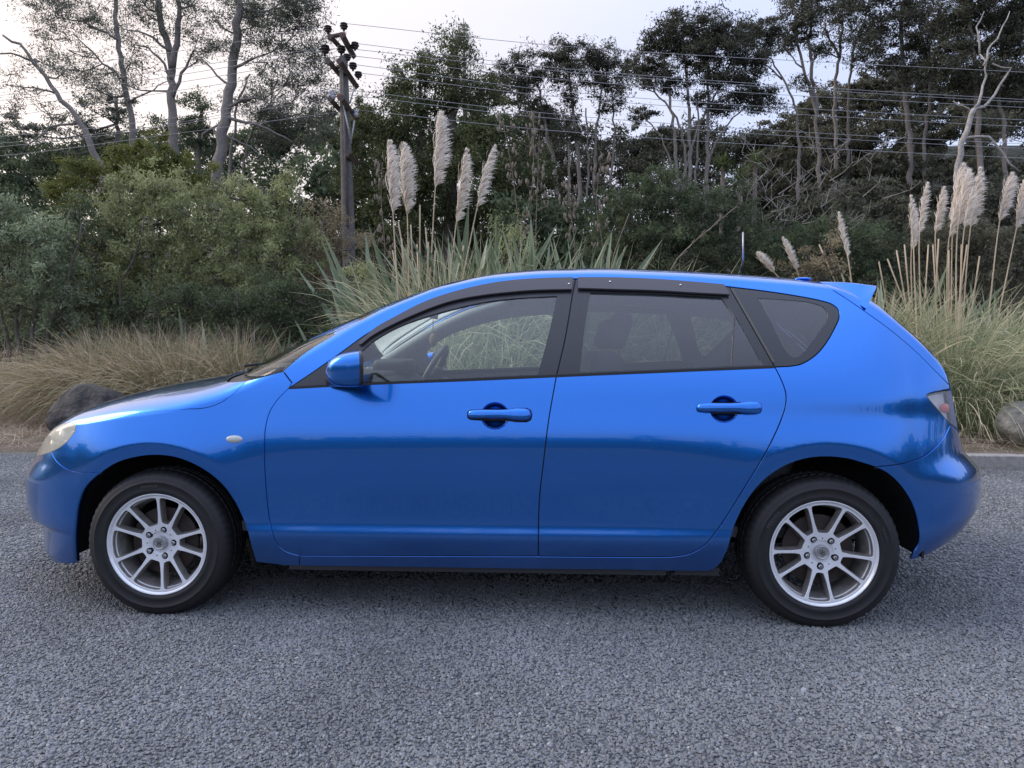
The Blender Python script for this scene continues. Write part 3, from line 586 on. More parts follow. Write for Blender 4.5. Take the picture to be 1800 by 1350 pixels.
# --- side mirrors
def mirror():
    pc = onplane(607, 646, -.985); sect = []; n_ = 28; K = 12
    xb = onplane(632, 646, -.985)[0]
    for i in range(K+1):
        s = i/K; x = xb - .004 - .118*(s**1.15); q = (1-s**3.0)**(1/2.2) if s < 1 else 0
        hy, hz_ = .085*(.12+.88*q) if s < 1 else 0.0, .0655*(.08+.92*q) if s < 1 else 0.0
        cz, cy = pc[2]-.003-.013*s, pc[1]+.03*s
        for j in range(n_):
            a = 2*math.pi*j/n_; c_, s2 = math.cos(a), math.sin(a)
            sect.append((x, cy+hy*math.copysign(abs(c_)**.5, c_), cz+hz_*math.copysign(abs(s2)**.5, s2)))
    V = np.array(sect); ga = rad(20); dv = V-[xb, pc[1], 0]; V = np.stack([xb+dv[:, 0]*math.cos(ga)-dv[:, 1]*math.sin(ga), pc[1]+dv[:, 0]*math.sin(ga)+dv[:, 1]*math.cos(ga), V[:, 2]], 1)
    F = [(i*n_+j, i*n_+(j+1) % n_, (i+1)*n_+(j+1) % n_, (i+1)*n_+j) for i in range(K) for j in range(n_)]
    rim = V[:n_]; c0 = rim.mean(0)
    r1 = (rim-c0)*1.015+c0; bx = np.array([math.cos(ga), math.sin(ga), 0]); r2 = r1+bx*.010; r3 = (r2-r2.mean(0))*.93+r2.mean(0); r4 = r3-bx*.008
    RV = np.vstack([r1-bx*.004, r2, r3, r4]); RF = [(i*n_+j, i*n_+(j+1) % n_, (i+1)*n_+(j+1) % n_, (i+1)*n_+j) for i in range(3) for j in range(n_)]
    a1 = P(*inv(585, 668)); arm = tube([a1+[.01, .04, .0], a1+[.005, -.02, .0], (pc+[-.01, .055, -.05]), pc+[.0, .02, -.045]], [.034, .028, .024, .02], 16)
    for k in (0, 1):
        mz = [1, 1-2*k, 1]; r_o = obj('side_mirror', mesh('side_mirror', V*mz, F, PAINT), car)
        obj('mirror_rim', mesh('mirror_rim', RV*mz, RF, BLACKTRIM), r_o)
        obj('mirror_glass', mesh('mirror_glass', r4*mz, [tuple(range(n_))], MIRG, smooth=False), r_o)
        obj('mirror_arm', mesh('mirror_arm', arm[0]*mz, arm[1], BLACKTRIM), r_o)
mirror()
# --- black strips behind the panel gaps, painting the shade inside them
parts = [ribbon('', c, None, None) for c in (A_gap, B_low, B_up, C_gap, D1, D2, belt1, belt2, belt3, top1, top2, qtop, rdslope, hoodgap, fapil, bf_gap, rb_gap, hatchL, tl_in, hl_bot, hl_top)]
V, F = merge(parts); tag(obj('gap_shade_strips', mesh('gap_shade_strips', V, F, SEAL_SHADE), car), kind='stuff')
for c, dd in ((belt1, fd), (belt2, rd)):
    rv, rf = ribbon('', c, None, None, .010, .0015, both=False)
    for k in (0, 1): obj('belt_moulding', mesh('belt_moulding', rv*[1, 1-2*k, 1], rf, SEAL_SHADE), dd[k])
# --- roof lining
panel('roof_lining', shell_poly, LINING, shell, off=-.012, gap=-.016, zmin=.93, join=True, dx=.08, dw=.05, flange=0)
# --- wheels
def wheel_mesh():
    n_ = 180; prof = [(.192, .012), (.198, .004), (.2055, -.003), (.2075, -.0065), (.2105, -.0085), (.2115, -.0105), (.226, -.0145), (.2275, -.0135), (.240, -.0165), (.2515, -.0175), (.2525, -.0185), (.2555, -.0185), (.2565, -.017), (.268, -.0145), (.2785, -.0095), (.287, -.002), (.2935, .008), (.2975, .018)]
    tread = [(.2990, .026, 0), (.3000, .036, 0), (.3005, .043, 0), (.2935, .044, 1), (.2935, .050, 1), (.3018, .051, 0), (.3022, .074, 0), (.295, .075, 1), (.295, .083, 1), (.3022, .084, 0)]
    full = [(r, y, 0) for r, y in prof] + tread; full = full + [(r, .178-y+0, g) for r, y, g in full[::-1]]
    V = []
    for j in range(n_):
        a = 2*math.pi*j/n_; blk = (j % 3) == 0
        for i, (r, y, g) in enumerate(full):
            sh = 15 <= i <= 20 or len(full)-21 <= i <= len(full)-16
            rr = r - (.0035 if (blk and sh) else 0) - (.003 if (j % 3 == 1 and 20 < i < len(full)-21 and g == 0) else 0)
            x, z = rr*math.cos(a), rr*math.sin(a)
            if z < -.2915: z = -.2915 - (z+.2915)*.0; y = y*1.0
            V.append((x, y, z))
    k = len(full); F = [(j*k+i, ((j+1) % n_)*k+i, ((j+1) % n_)*k+i+1, j*k+i+1) for j in range(n_) for i in range(k-1)]
    ty = mesh('tyre', V, F, RUBBER); ty.set_sharp_from_angle(angle=rad(50))
    # rim: lip and barrel
    n_ = 96; pr = [(.1925, .010), (.198, .002), (.2045, -.004), (.2075, -.008), (.2062, -.0105), (.2040, -.0105), (.2022, -.006), (.1990, -.0035), (.1970, .000), (.1945, .003), (.189, .012), (.183, .020), (.179, .045), (.1725, .055), (.1705, .085), (.176, .115), (.183, .15), (.194, .165)]
    LV = [(r*math.cos(2*math.pi*j/n_), y, r*math.sin(2*math.pi*j/n_)) for j in range(n_) for r, y in pr]; k = len(pr)
    LF = [(j*k+i, j*k+i+1, ((j+1) % n_)*k+i+1, ((j+1) % n_)*k+i) for j in range(n_) for i in range(k-1)]
    # spoke face
    outer = [(.1965*math.cos(a), .1965*math.sin(a)) for a in np.arange(120)*2*math.pi/120]
    holes = []
    spk = sorted([(1.5+72*i+s*15.3) % 360 for i in range(5) for s in (-1, 1)])
    for i, a0 in enumerate(spk):
        a1 = spk[(i+1) % 10] + (360 if i == 9 else 0); gap_ = a1-a0; big = gap_ > 36
        def hw(r): return .0046 + .0050*max(0, (.125-r)/.05)**1.8 + .0035*max(0, (r-.165)/.02)**2
        L_, R_ = [], []
        rin = .0745 if big else .080
        for r in (.1865, .174, .155, .135, .115, .098, .088, rin+.004):
            if r < rin: continue
            L_.append((r, rad(a0)+math.asin(hw(r)/r))); R_.append((r, rad(a1)-math.asin(hw(r)/r)))
        R_ = [(r, a) for r, a in R_]; mid = rad((a0+a1)/2)
        pts = [(r*math.cos(a), r*math.sin(a)) for r, a in [(.1895, rad(a0)*.7+mid*.3), (.1898, mid), (.1895, rad(a1)*.7+mid*.3)] + R_ + [(rin, mid)] + L_[::-1]]
        holes.append(spline(pts, .005, closed=True))
    lug = [[(.0562*math.cos(rad(1.5+72*i))+.0135*math.cos(a), .0562*math.sin(rad(1.5+72*i))+.0135*math.sin(a)) for a in np.arange(16)*math.pi/8] for i in range(5)]
    lug += [[(.0545*math.cos(rad(37.5+72*i))+.0028*math.cos(a), .0545*math.sin(rad(37.5+72*i))+.0028*math.sin(a)) for a in np.arange(8)*math.pi/4] for i in range(5)]
    yf = lambda r: -.001 + .024*(1-np.clip(r/.19, 0, 1)**1.3) + .006*(r < .047)
    loops = [np.array(outer)] + [np.array(h) for h in holes] + [np.array(h) for h in lug]
    pts, ed, ids = [], [], []
    for lp in loops:
        o = len(pts); pts += [Vector(q) for q in lp]; ed += [(o+i, o+(i+1) % len(lp)) for i in range(len(lp))]; ids.append((o, len(lp)))
    gr = np.array([(r*math.cos(a), r*math.sin(a)) for r in (.03, .0465, .0475, .062, .07, .078, .088, .1, .115, .13, .15, .17, .1925) for a in np.arange(int(60+r*400))*2*math.pi/int(60+r*400)])
    ok = np.ones(len(gr), bool)
    for lp in loops[1:]: ok &= ~pip(gr, lp); ok[ok] &= dseg(gr[ok], lp) > .0018
    pts += [Vector(q) for q in gr[ok]]
    vo, _, fo, vorig, _, _ = delaunay_2d_cdt(pts, ed, [], 0, 1e-7)
    A = np.array([v[:] for v in vo]); FF = np.array([f for f in fo if len(f) == 3]); cen = A[FF].mean(1); ok = pip(cen, loops[0])
    for lp in loops[1:]: ok &= ~pip(cen, lp)
    FF = FF[ok]; r = np.hypot(A[:, 0], A[:, 1]); FV = np.stack([A[:, 0], yf(r), A[:, 1]], 1)
    # rounded spoke backs: push hole rims back a little, then walls with draft
    back = {}
    for i, og in enumerate(vorig):
        for q in og: back[q] = i
    V = list(FV); F = [tuple(f) for f in FF]; MI = [0]*len(F)
    for li, (o, c) in enumerate(ids[1:]):
        idx = [back[o+i] for i in range(c)]; lp = loops[li+1]; cc = lp.mean(0); small = li >= 10
        tn = np.roll(lp, -1, 0)-np.roll(lp, 1, 0); nr = np.stack([tn[:, 1], -tn[:, 0]], 1); nr /= np.linalg.norm(nr, axis=1)[:, None]; nr *= np.sign(np.sum((cc-lp)*nr, 1).mean())
        prev = idx
        for di, (dd, ins) in enumerate(((.0012, .0011), (.012, .003), (.036, .0060)) if not small else ((.012, .0005),)):
            base = len(V)
            for i, q in enumerate(idx): V.append(FV[q]+np.array([nr[i, 0]*ins, dd, nr[i, 1]*ins]))
            cur = list(range(base, base+c))
            for i in range(c): F.append((prev[i], prev[(i+1) % c], cur[(i+1) % c], cur[i])); MI.append(0 if di == 0 and not small else 1)
            prev = cur
    V, F2 = np.array(V), F
    o = len(V); V = np.vstack([V, LV]); 
    for i, f in enumerate(LF): F2.append(tuple(q+o for q in f)); MI.append(1 if i % (k-1) >= 11 else 0)
    bm = bmesh.new(); bv = [bm.verts.new(v) for v in V]
    for f, m_ in zip(F2, MI):
        try: q = bm.faces.new([bv[i] for i in f]); q.material_index = m_; q.smooth = True
        except ValueError: pass
    bmesh.ops.recalc_face_normals(bm, faces=bm.faces[:])
    ri = bpy.data.meshes.new('rim'); bm.to_mesh(ri); bm.free(); ri.materials.append(ALLOY); ri.materials.append(ALLOYD); ri.set_sharp_from_angle(angle=rad(40))
    return ty, ri
TYRE, RIM = wheel_mesh()
def lathe(pr, n_=48):
    V = [(r*math.cos(2*math.pi*j/n_), y, r*math.sin(2*math.pi*j/n_)) for j in range(n_) for r, y in pr]; k = len(pr)
    return np.array(V), [(j*k+i, j*k+i+1, ((j+1) % n_)*k+i+1, ((j+1) % n_)*k+i) for j in range(n_) for i in range(k-1)]
CAPME = mesh('centre_cap', *lathe([(0, .009), (.020, .0085), (.0215, .0075), (.0235, .0065), (.0262, .0075), (.0275, .010), (.0275, .022)]), CAPM); CAPME.set_sharp_from_angle(angle=rad(30))
star = []
for i in range(10):
    a = 2*math.pi*i/10+.3; r = .015 if i % 2 == 0 else .0075; star.append((r*math.cos(a), .0078, r*math.sin(a)))
EMB = mesh('emblem', *merge([tube([(-.009, .0075, .008), (-.003, .0075, .001), (-.008, .0075, -.009)], .0018, 5), tube([(.009, .0075, .009), (.003, .0075, .002), (.010, .0075, -.006)], .0018, 5), tube([(-.004, .0075, .011), (.004, .0075, .011)], .0015, 5), tube([(-.003, .0075, -.010), (.005, .0075, -.009)], .0015, 5), tube([(-.004, .0075, .005), (.004, .0075, -.004)], .0022, 5)]), EMBM, smooth=False)
tag_ = None
NUT = mesh('lug_nut', *lathe([(0, .006), (.0055, .0062), (.0085, .009), (.0092, .0125), (.0092, .030)], 6), NUTM, smooth=False)
DISC = mesh('brake_disc', *lathe([(.0, .040), (.066, .040), (.068, .058), (.075, .060), (.132, .060), (.138, .062), (.138, .075)]), STEELD); DISC.set_sharp_from_angle(angle=rad(30))
wheels = []
for (hx, side, rot_) in ((-1.32, 0, 0), (1.32, 0, 49), (-1.32, 1, 20), (1.32, 1, 75)):
    w_ = obj('wheel', None, car, (hx, -.845 if side == 0 else .845, .292), (0, 0, math.pi*side))
    obj('tyre', TYRE, w_)
    r_o = [obj('rim', RIM, w_), obj('centre_cap', CAPME, w_), obj('emblem', EMB, w_), obj('brake_disc', DISC, w_)]
    for o_ in r_o: o_.rotation_euler[1] = -rad(rot_)
    for i in range(5):
        a = rad(1.5+72*i+rot_); obj('lug_nut', NUT, w_, (.0562*math.cos(a), .004, .0562*math.sin(a)))
    wheels.append(w_)
# faint raised lettering on the near tyres
def tyre_text(txt, w_, a0, rr, size):
    cu = bpy.data.curves.new('lettering', 'FONT'); cu.body = txt; cu.size = size; cu.extrude = .0006; cu.align_x = 'CENTER'; cu.space_character = 1.15
    to = bpy.data.objects.new('lettering', cu); COL.objects.link(to); dg = bpy.context.evaluated_depsgraph_get(); me = bpy.data.meshes.new_from_object(to.evaluated_get(dg)); bpy.data.objects.remove(to)
    co = np.array([v.co[:] for v in me.vertices]); a = rad(a0) - co[:, 0]/rr; r = rr+co[:, 1]
    co2 = np.stack([r*np.cos(a), -.0172-co[:, 2], r*np.sin(a)], 1); me.vertices.foreach_set('co', co2.astype(np.float32).ravel()); me.update(); me.materials.append(TEXTM)
    obj('lettering', me, w_)
TEXTM = mat('raised_rubber_letters', (.075, .075, .075), .7)
tyre_text('PREMIER', wheels[1], 146, .2335, .018); tyre_text('195/65 R15', wheels[1], 20, .2345, .011); tyre_text('PREMIER', wheels[0], 95, .2335, .016)
# --- wheel well liners and underbody
for hx in (-1.32, 1.32):
    for k in (0, 1):
        a = np.linspace(rad(-4 if hx > 0 else -14), rad(190), 40); V, F = [], []
        for y in (-.830, -.82, -.70, -.52):
            for q in a:
                rr_ = .390 if y < -.825 else .402; xx = hx+rr_*math.cos(q); tf_ = np.clip((2.2-abs(xx))/.78, 0, 1); ye = max(y, -.855*(1-(1-tf_)**2.45)**(1/2.8)+.022); V.append((xx, ye, .292+rr_*math.sin(q)))
        V += [(hx, -.52, .292)]*1; F = [(i*40+j, i*40+j+1, (i+1)*40+j+1, (i+1)*40+j) for i in range(3) for j in range(39)] + [(120+j, 120+j+1, 160) for j in range(39)]
        obj('wheel_liner', mesh('wheel_liner', np.array(V)*[1, 1-2*k, 1], F, LINER), car)
parts = [box((0, 0, .25), (1.86, 1.58, .10), bev=.02), box((-.1, 0, .29), (3.4, 1.0, .12), bev=.03), box((-1.55, 0, .45), (.1, 1.0, .5)), 
         tube([(-1.32, -.6, .29), (-1.32, .6, .29)], .03), tube([(1.32, -.6, .29), (1.32, .6, .29)], .04), tube([(-.9, .2, .17), (1.4, .2, .2), (1.75, .3, .30)], .03)]
V, F = merge(parts); obj('underbody', mesh('underbody', V, F, LINER, smooth=False), car)
sk = [box((-.03+.8*s*0, -.838*s, .207), (1.50, .012, .022)) for s in (-1, 1)] + [box((.84, -.835*s, .212), (.17, .012, .03)) for s in (-1, 1)]
for V, F in sk: obj('jacking_strip', mesh('jacking_strip', V, F, PLASTIC, smooth=False), car)
# --- interior
V, F = merge([box((.2, 0, .34), (2.6, 1.45, .04))]); obj('cabin_floor', mesh('cabin_floor', V, F, SEATM, smooth=False), car)
dash = merge([box((-.70, 0, .80), (.42, 1.46, .30), bev=.08), box((-.80, 0, .93), (.50, 1.40, .08), bev=.035), box((-.42, 0, .62), (.5, .22, .3), bev=.04)])
dsh = obj('dashboard', mesh('dashboard', *dash, PLASTIC), car)
obj('instrument_hood', mesh('instrument_hood', *box((-.60, .36, .985), (.20, .34, .09), bev=.035), PLASTIC), dsh)
sw = obj('steering_wheel', None, car, tuple(onplane(757, 662, .36)), (0, rad(-62), 0))
bm = bmesh.new()
a = np.arange(49)*2*math.pi/48; V, F = tube(np.stack([.185*np.cos(a), .185*np.sin(a), 0*a], 1), .017, 10, False); obj('rim', mesh('steering_rim', V, F, mat('leather', (.03, .03, .03), .35, coat=.2)), sw)
V, F = merge([box((0, 0, -.02), (.14, .15, .05), bev=.02), box((0, .1, -.005), (.04, .12, .015)), box((0, -.1, -.005), (.04, .12, .015)), tube([(0, 0, -.03), (-.0, 0, -.28)], .04)]); obj('hub', mesh('steering_hub', V, F, PLASTIC), sw)
def seat(x, y, rake=18, name='front_seat'):
    s = obj(name, None, car, (x, y, .42))
    obj('cushion', mesh('cushion', *box((-.22, 0, .08), (.50, .48, .16), bev=.05), SEATM), s)
    obj('backrest', mesh('backrest', *box((0, 0, .30), (.13, .47, .60), bev=.055), SEATM), s, (.05, 0, .08), (0, rad(rake), 0))
    obj('headrest', mesh('headrest', *box((0, 0, .72), (.09, .25, .17), bev=.04), SEATM), s, (.05, 0, .06), (0, rad(rake), 0))
seat(.30, -.36); seat(.30, .36)
rs = obj('rear_seat', mesh('rear_seat', *merge([box((.95, 0, .50), (.50, 1.30, .18), bev=.06), box((1.27, 0, .78), (.14, 1.28, .60), rot=(rad(18), 'Y'), bev=.05)]), SEATM), car)
V, F = box((0, 0, 0), (.09, .25, .15), bev=.04)
rs.matrix_world = Matrix.Identity(4)
for y in (-.36, 0, .36): obj('headrest', mesh('headrest', V, F, SEATM), rs, (1.30, y, 1.06))
obj('interior_mirror', mesh('interior_mirror', *box((-.33, 0, 1.27), (.02, .22, .06), bev=.008), PLASTIC), car)
orn = obj('hanging_ornament', mesh('hanging_ornament', *merge([tube([(-.33, .0, 1.24), (-.33, 0, 1.16)], .002, 5), (SV*[.02, .02, .035]+[-.33, 0, 1.13], SF)]), mat('faded_ornament', (.35, .25, .12), .7)), car)
# seat belts on the far pillars
for y in (-.66, .66): obj('seat_belt', mesh('seat_belt', *tube([(.42, y, 1.22), (.36, y*.93, .95), (.30, y*.8, .5)], .012, 4), INNER), car)
# --- wipers and antenna
for (x1, y1, x2, y2) in ((-1.08, -.50, -1.10, .02), (-1.10, .12, -1.06, .62)):
    z1 = .985; V, F = merge([tube([(x1, y1, .975), (x1+.02, (y1+y2)/2, 1.015), (x2+.03, y2, 1.02)], .007, 6), tube([(x1+.035, y1-.12, 1.01), (x2+.035, y2+.08, 1.035)], .006, 5), tube([(x1, y1, .95), (x1, y1, .995)], .016, 10)])
    obj('wiper', mesh('wiper', V, F, PLASTIC), car)
ab = P(1.10, 2.0); pt = onplane(1290, 470, 0); ab = P(pt[0], 2.0)
ant = obj('antenna', mesh('antenna', *merge([(SV*[.045, .018, .022]+ab, SF), tube([ab+[.02, 0, .015], ab+[.035, 0, .06]], [.008, .005], 8)]), PLASTIC), car)
tipa = onplane(1306, 408, 0)
obj('antenna_mast', mesh('antenna_mast', *tube([ab+[.033, 0, .05], ab+[.045, 0, .10]], .006, 8), PLASTIC), ant)
obj('antenna_tip', mesh('antenna_tip', *tube([ab+[.045, 0, .10], tipa], .0042, 8), mat('pale_mast', (.5, .5, .52), .4, metal=.5)), ant)
# ------------------------------------------------------------------ SETTING
def sstep(a, b_, x): t = np.clip((x-a)/(b_-a), 0, 1); return t*t*(3-2*t)
_nk = [(RNG.uniform(.1, 1.4, 2)*RNG.choice([-1, 1], 2), RNG.uniform(0, 6.28)) for _ in range(14)]
def wob(x, y, s=1.0):
    r = 0
    for (k, p) in _nk: r = r + np.sin(k[0]*x*s+k[1]*y*s+p)/(1+3*np.hypot(*k))
    return r/3
KY = lambda x: 3.40 - .046*x          # line where gravel meets the verge
def G(x, y):
    x, y = np.asarray(x, float), np.asarray(y, float); q = y-KY(x)
    h = .115*sstep(.05, .16, q) + .38*sstep(.4, 4, q) + .05*wob(x*2, y*2)*sstep(.3, 2, q)
    h = h + sstep(16, 52, y)*(9.5 + 5.5*sstep(5, 24, x) + wob(x*.3, y*.3)*.8)
    dd = np.hypot(x, y); a = sstep(25, 46, dd)*sstep(6, -12, y)
    return h + a*(4.6 + .9*wob(x*.25, y*.25)) - .0*x
GRAVEL, n, l, b = new_mat('grey_gravel')
t = n.new('ShaderNodeTexCoord'); v = n.new('ShaderNodeTexVoronoi'); v.inputs['Scale'].default_value = 95; l.new(t.outputs['Object'], v.inputs['Vector'])
v2 = n.new('ShaderNodeTexVoronoi'); v2.inputs['Scale'].default_value = 48; l.new(t.outputs['Object'], v2.inputs['Vector'])
rp = n.new('ShaderNodeValToRGB'); rp.color_ramp.elements[0].color = (.085, .088, .096, 1); rp.color_ramp.elements[1].color = (.235, .25, .262, 1); rp.color_ramp.elements[0].position = .1; rp.color_ramp.elements[1].position = .95
sx = n.new('ShaderNodeSeparateColor'); l.new(v.outputs['Color'], sx.inputs[0]); l.new(sx.outputs[0], rp.inputs[0])
ns = n.new('ShaderNodeTexNoise'); ns.inputs['Scale'].default_value = .9; ns.inputs['Detail'].default_value = 6; l.new(t.outputs['Object'], ns.inputs['Vector'])
mp = n.new('ShaderNodeMapRange'); mp.inputs[1].default_value = .3; mp.inputs[2].default_value = .7; mp.inputs[3].default_value = .76; mp.inputs[4].default_value = 1.16; l.new(ns.outputs[0], mp.inputs[0])
hs = n.new('ShaderNodeHueSaturation'); l.new(rp.outputs[0], hs.inputs['Color']); l.new(mp.outputs[0], hs.inputs['Value']); l.new(hs.outputs[0], b.inputs['Base Color'])
mm = n.new('ShaderNodeMath'); mm.operation = 'ADD'; l.new(v.outputs['Distance'], mm.inputs[0]); l.new(v2.outputs['Distance'], mm.inputs[1])
bp = n.new('ShaderNodeBump'); bp.invert = True; bp.inputs['Strength'].default_value = 1; bp.inputs['Distance'].default_value = .012; l.new(mm.outputs[0], bp.inputs['Height']); l.new(bp.outputs[0], b.inputs['Normal'])
b.inputs['Roughness'].default_value = .75
EARTH = mat('leaf_litter_earth', (.17, .135, .10), .95, noise=(3, .4), bump=(40, .8, .02))
HILLM = mat('bush_covered_hill', (.030, .034, .020), .95, noise=(1.6, .85), bump=(2.5, 1, 1.2))
# terrain: one sheet out to the horizon, gravel in front, earth behind
xs = np.unique(np.concatenate([np.linspace(-400, -30, 24), np.linspace(-30, 30, 121), np.linspace(30, 400, 24)])); ys = np.unique(np.concatenate([np.linspace(-400, -50, 20), np.linspace(-50, 3.0, 80), np.linspace(3.0, 8, 60), np.linspace(8, 60, 70), np.linspace(60, 500, 24)]))
X, Y = np.meshgrid(xs, ys, indexing='ij'); Z = G(X, Y); V = np.stack([X, Y, Z], -1).reshape(-1, 3); ny = len(ys)
I, J = np.meshgrid(np.arange(len(xs)-1), np.arange(ny-1), indexing='ij'); F = np.stack([I*ny+J, (I+1)*ny+J, (I+1)*ny+J+1, I*ny+J+1], -1).reshape(-1, 4)
cx, cy = V[F].mean(1)[:, 0], V[F].mean(1)[:, 1]; dd = np.hypot(cx, cy)
isg = (cy < KY(cx)+.04) & (dd < 30) | (cy < 3) & (dd < 26); ish = (cy > 13) | (dd > 32)
for nm, sel, m_ in (('gravel_ground', isg & ~ish, GRAVEL), ('verge', ~isg & ~ish, EARTH), ('hill', ish, HILLM)):
    tag(obj(nm, mesh(nm, V, F[sel], m_)), kind='structure')
# loose chips on the gravel
def chip_gn(name, x0, x1, y0, y1, dens, r, seed, m_):
    k = 24; gxs = np.linspace(x0, x1, k); gys = np.linspace(y0, y1, k)
    V = [(x, min(y, KY(x)+.02), .002) for x in gxs for y in gys]; F = [(i*k+j, (i+1)*k+j, (i+1)*k+j+1, i*k+j+1) for i in range(k-1) for j in range(k-1)]
    o = obj(name, mesh(name, V, F, m_)); tag(o, kind='stuff')
    ng = bpy.data.node_groups.new(name, 'GeometryNodeTree'); ng.interface.new_socket('Geometry', in_out='INPUT', socket_type='NodeSocketGeometry'); ng.interface.new_socket('Geometry', in_out='OUTPUT', socket_type='NodeSocketGeometry')
    N = lambda t, **kw: (lambda q: ([setattr(q, a, c) for a, c in kw.items()], q)[1])(ng.nodes.new(t)); L = ng.links.new
    gi, go = N('NodeGroupInput'), N('NodeGroupOutput')
    dp = N('GeometryNodeDistributePointsOnFaces'); dp.inputs['Density'].default_value = dens; dp.inputs['Seed'].default_value = seed
    ico = N('GeometryNodeMeshIcoSphere'); ico.inputs['Radius'].default_value = r; ico.inputs['Subdivisions'].default_value = 1
    rv = N('FunctionNodeRandomValue', data_type='FLOAT_VECTOR'); rv.inputs[0].default_value = (.45, .6, .4); rv.inputs[1].default_value = (1.3, 1.15, .9)
    rr = N('FunctionNodeRandomValue', data_type='FLOAT_VECTOR'); rr.inputs[0].default_value = (-.6, -.6, 0); rr.inputs[1].default_value = (.6, .6, 6.28); rr.inputs['Seed'].default_value = 5
    ins = N('GeometryNodeInstanceOnPoints'); sm = N('GeometryNodeSetMaterial'); sm.inputs['Material'].default_value = m_
    jit = N('FunctionNodeRandomValue', data_type='FLOAT_VECTOR'); jit.inputs[0].default_value = (-r*.3,)*3; jit.inputs[1].default_value = (r*.3,)*3; jit.inputs['Seed'].default_value = seed
    sp = N('GeometryNodeSetPosition'); L(ico.outputs[0], sp.inputs[0]); L(jit.outputs[0], sp.inputs['Offset'])
    L(sp.outputs[0], sm.inputs[0]); L(gi.outputs[0], dp.inputs[0]); L(dp.outputs[0], ins.inputs[0]); L(sm.outputs[0], ins.inputs['Instance'])
    e2r = N('FunctionNodeEulerToRotation'); L(rr.outputs[0], e2r.inputs[0]); L(e2r.outputs[0], ins.inputs['Rotation']); L(rv.outputs[0], ins.inputs['Scale'])
    L(ins.outputs[0], go.inputs[0])
    md = o.modifiers.new('scatter', 'NODES'); md.node_group = ng
def chip_mat(name, lo, hi):
    m, n, l, b = new_mat(name); oi = n.new('ShaderNodeObjectInfo'); r = n.new('ShaderNodeValToRGB'); l.new(oi.outputs['Random'], r.inputs[0]); l.new(r.outputs[0], b.inputs['Base Color'])
    e = r.color_ramp.elements; e[0].color = (*lo, 1); e[1].color = (*hi, 1); q = e.new(.97); q.color = (hi[0]*.8, hi[1]*.8, hi[2]*.8, 1); e[-1].color = (.42, .42, .41, 1); q = e.new(.4); q.color = (.22, .22, .215, 1)
    nz = n.new('ShaderNodeTexNoise'); nz.inputs['Scale'].default_value = .9; nz.inputs['Detail'].default_value = 5; l.new(oi.outputs['Location'], nz.inputs['Vector'])
    mr_ = n.new('ShaderNodeMapRange'); mr_.inputs[1].default_value = .32; mr_.inputs[2].default_value = .68; mr_.inputs[3].default_value = .74; mr_.inputs[4].default_value = 1.18; l.new(nz.outputs[0], mr_.inputs[0])
    hs_ = n.new('ShaderNodeHueSaturation'); l.new(r.outputs[0], hs_.inputs['Color']); l.new(mr_.outputs[0], hs_.inputs['Value']); l.new(hs_.outputs[0], b.inputs['Base Color'])
    b.inputs['Roughness'].default_value = .6; return m
CH = chip_mat('stone_chips', (.13, .137, .145), (.29, .31, .325))
chip_gn('gravel_chips', -2.5, 2.9, -2.45, -.35, 12500, .0057, 1, CH)
chip_gn('gravel_chips', -6.5, 7.0, -.35, 3.45, 2900, .0078, 2, CH)
chip_gn('gravel_chips', -3.2, 3.4, -2.2, 1.0, 70, .010, 3, CH)
# kerb
CONC = mat('weathered_concrete', (.30, .285, .26), .85, noise=(22, .35), bump=(70, .6, .006))
kerb = obj('kerb', None); tag(kerb, kind='structure')
for i in range(11):
    x0 = -.4+i*1.0; x1 = x0+.985; xm = (x0+x1)/2; V, F = box((0, 0, 0), (x1-x0, .15, .16), bev=.012)
    obj('kerb_stone', mesh('kerb_stone', V, F, CONC, smooth=False), kerb, (xm, KY(xm)-.10, .045+.003*math.sin(i*2.3)), (0, 0, -.046))

# ------------------------------------------------------------------ plants: materials and builders
def leaf_mat(name, dark, light, rough=.55, trans=.35, spec=.3):
    m, n, l, b = new_mat(name); a = n.new('ShaderNodeAttribute'); a.attribute_name = 'tint'; r = n.new('ShaderNodeValToRGB')
    r.color_ramp.elements[0].color = (*dark, 1); r.color_ramp.elements[1].color = (*light, 1); l.new(a.outputs['Fac'], r.inputs[0]); l.new(r.outputs[0], b.inputs['Base Color'])
    b.inputs['Roughness'].default_value = rough; b.inputs['Specular IOR Level'].default_value = spec
    tl = n.new('ShaderNodeBsdfTranslucent'); l.new(r.outputs[0], tl.inputs[0]); mx = n.new('ShaderNodeMixShader'); mx.inputs[0].default_value = trans
    l.new(b.outputs[0], mx.inputs[1]); l.new(tl.outputs[0], mx.inputs[2]); l.new(mx.outputs[0], n['Material Output'].inputs[0]); return m
def tinted(name, V, F, m, tint, kind=True, smooth=False):
    me = mesh(name, V, F, m, smooth=smooth); at_ = me.attributes.new('tint', 'FLOAT', 'POINT'); at_.data.foreach_set('value', np.clip(tint, 0, 1).astype(np.float32)); return me
def unit(v): return v/(np.linalg.norm(v, axis=-1, keepdims=True)+1e-9)
def leaf_tris(C_, size, aspect, up=.3, tint=None, rng=RNG, dirs=None):
    N = len(C_); d = rng.normal(size=(N, 3)); d[:, 2] += up
    if dirs is not None: d = d*.5+dirs
    d = unit(d); s = unit(np.cross(d, rng.normal(size=(N, 3)))); L = size*rng.uniform(.6, 1.4, (N, 1))
    V = np.stack([C_-d*L*.45+s*L*aspect*.45, C_-d*L*.45-s*L*aspect*.45, C_+d*L*.55], 1).reshape(-1, 3)
    F = np.arange(N*3).reshape(-1, 3); t = np.repeat(tint if tint is not None else rng.uniform(0, 1, N), 3)
    return V, F, t
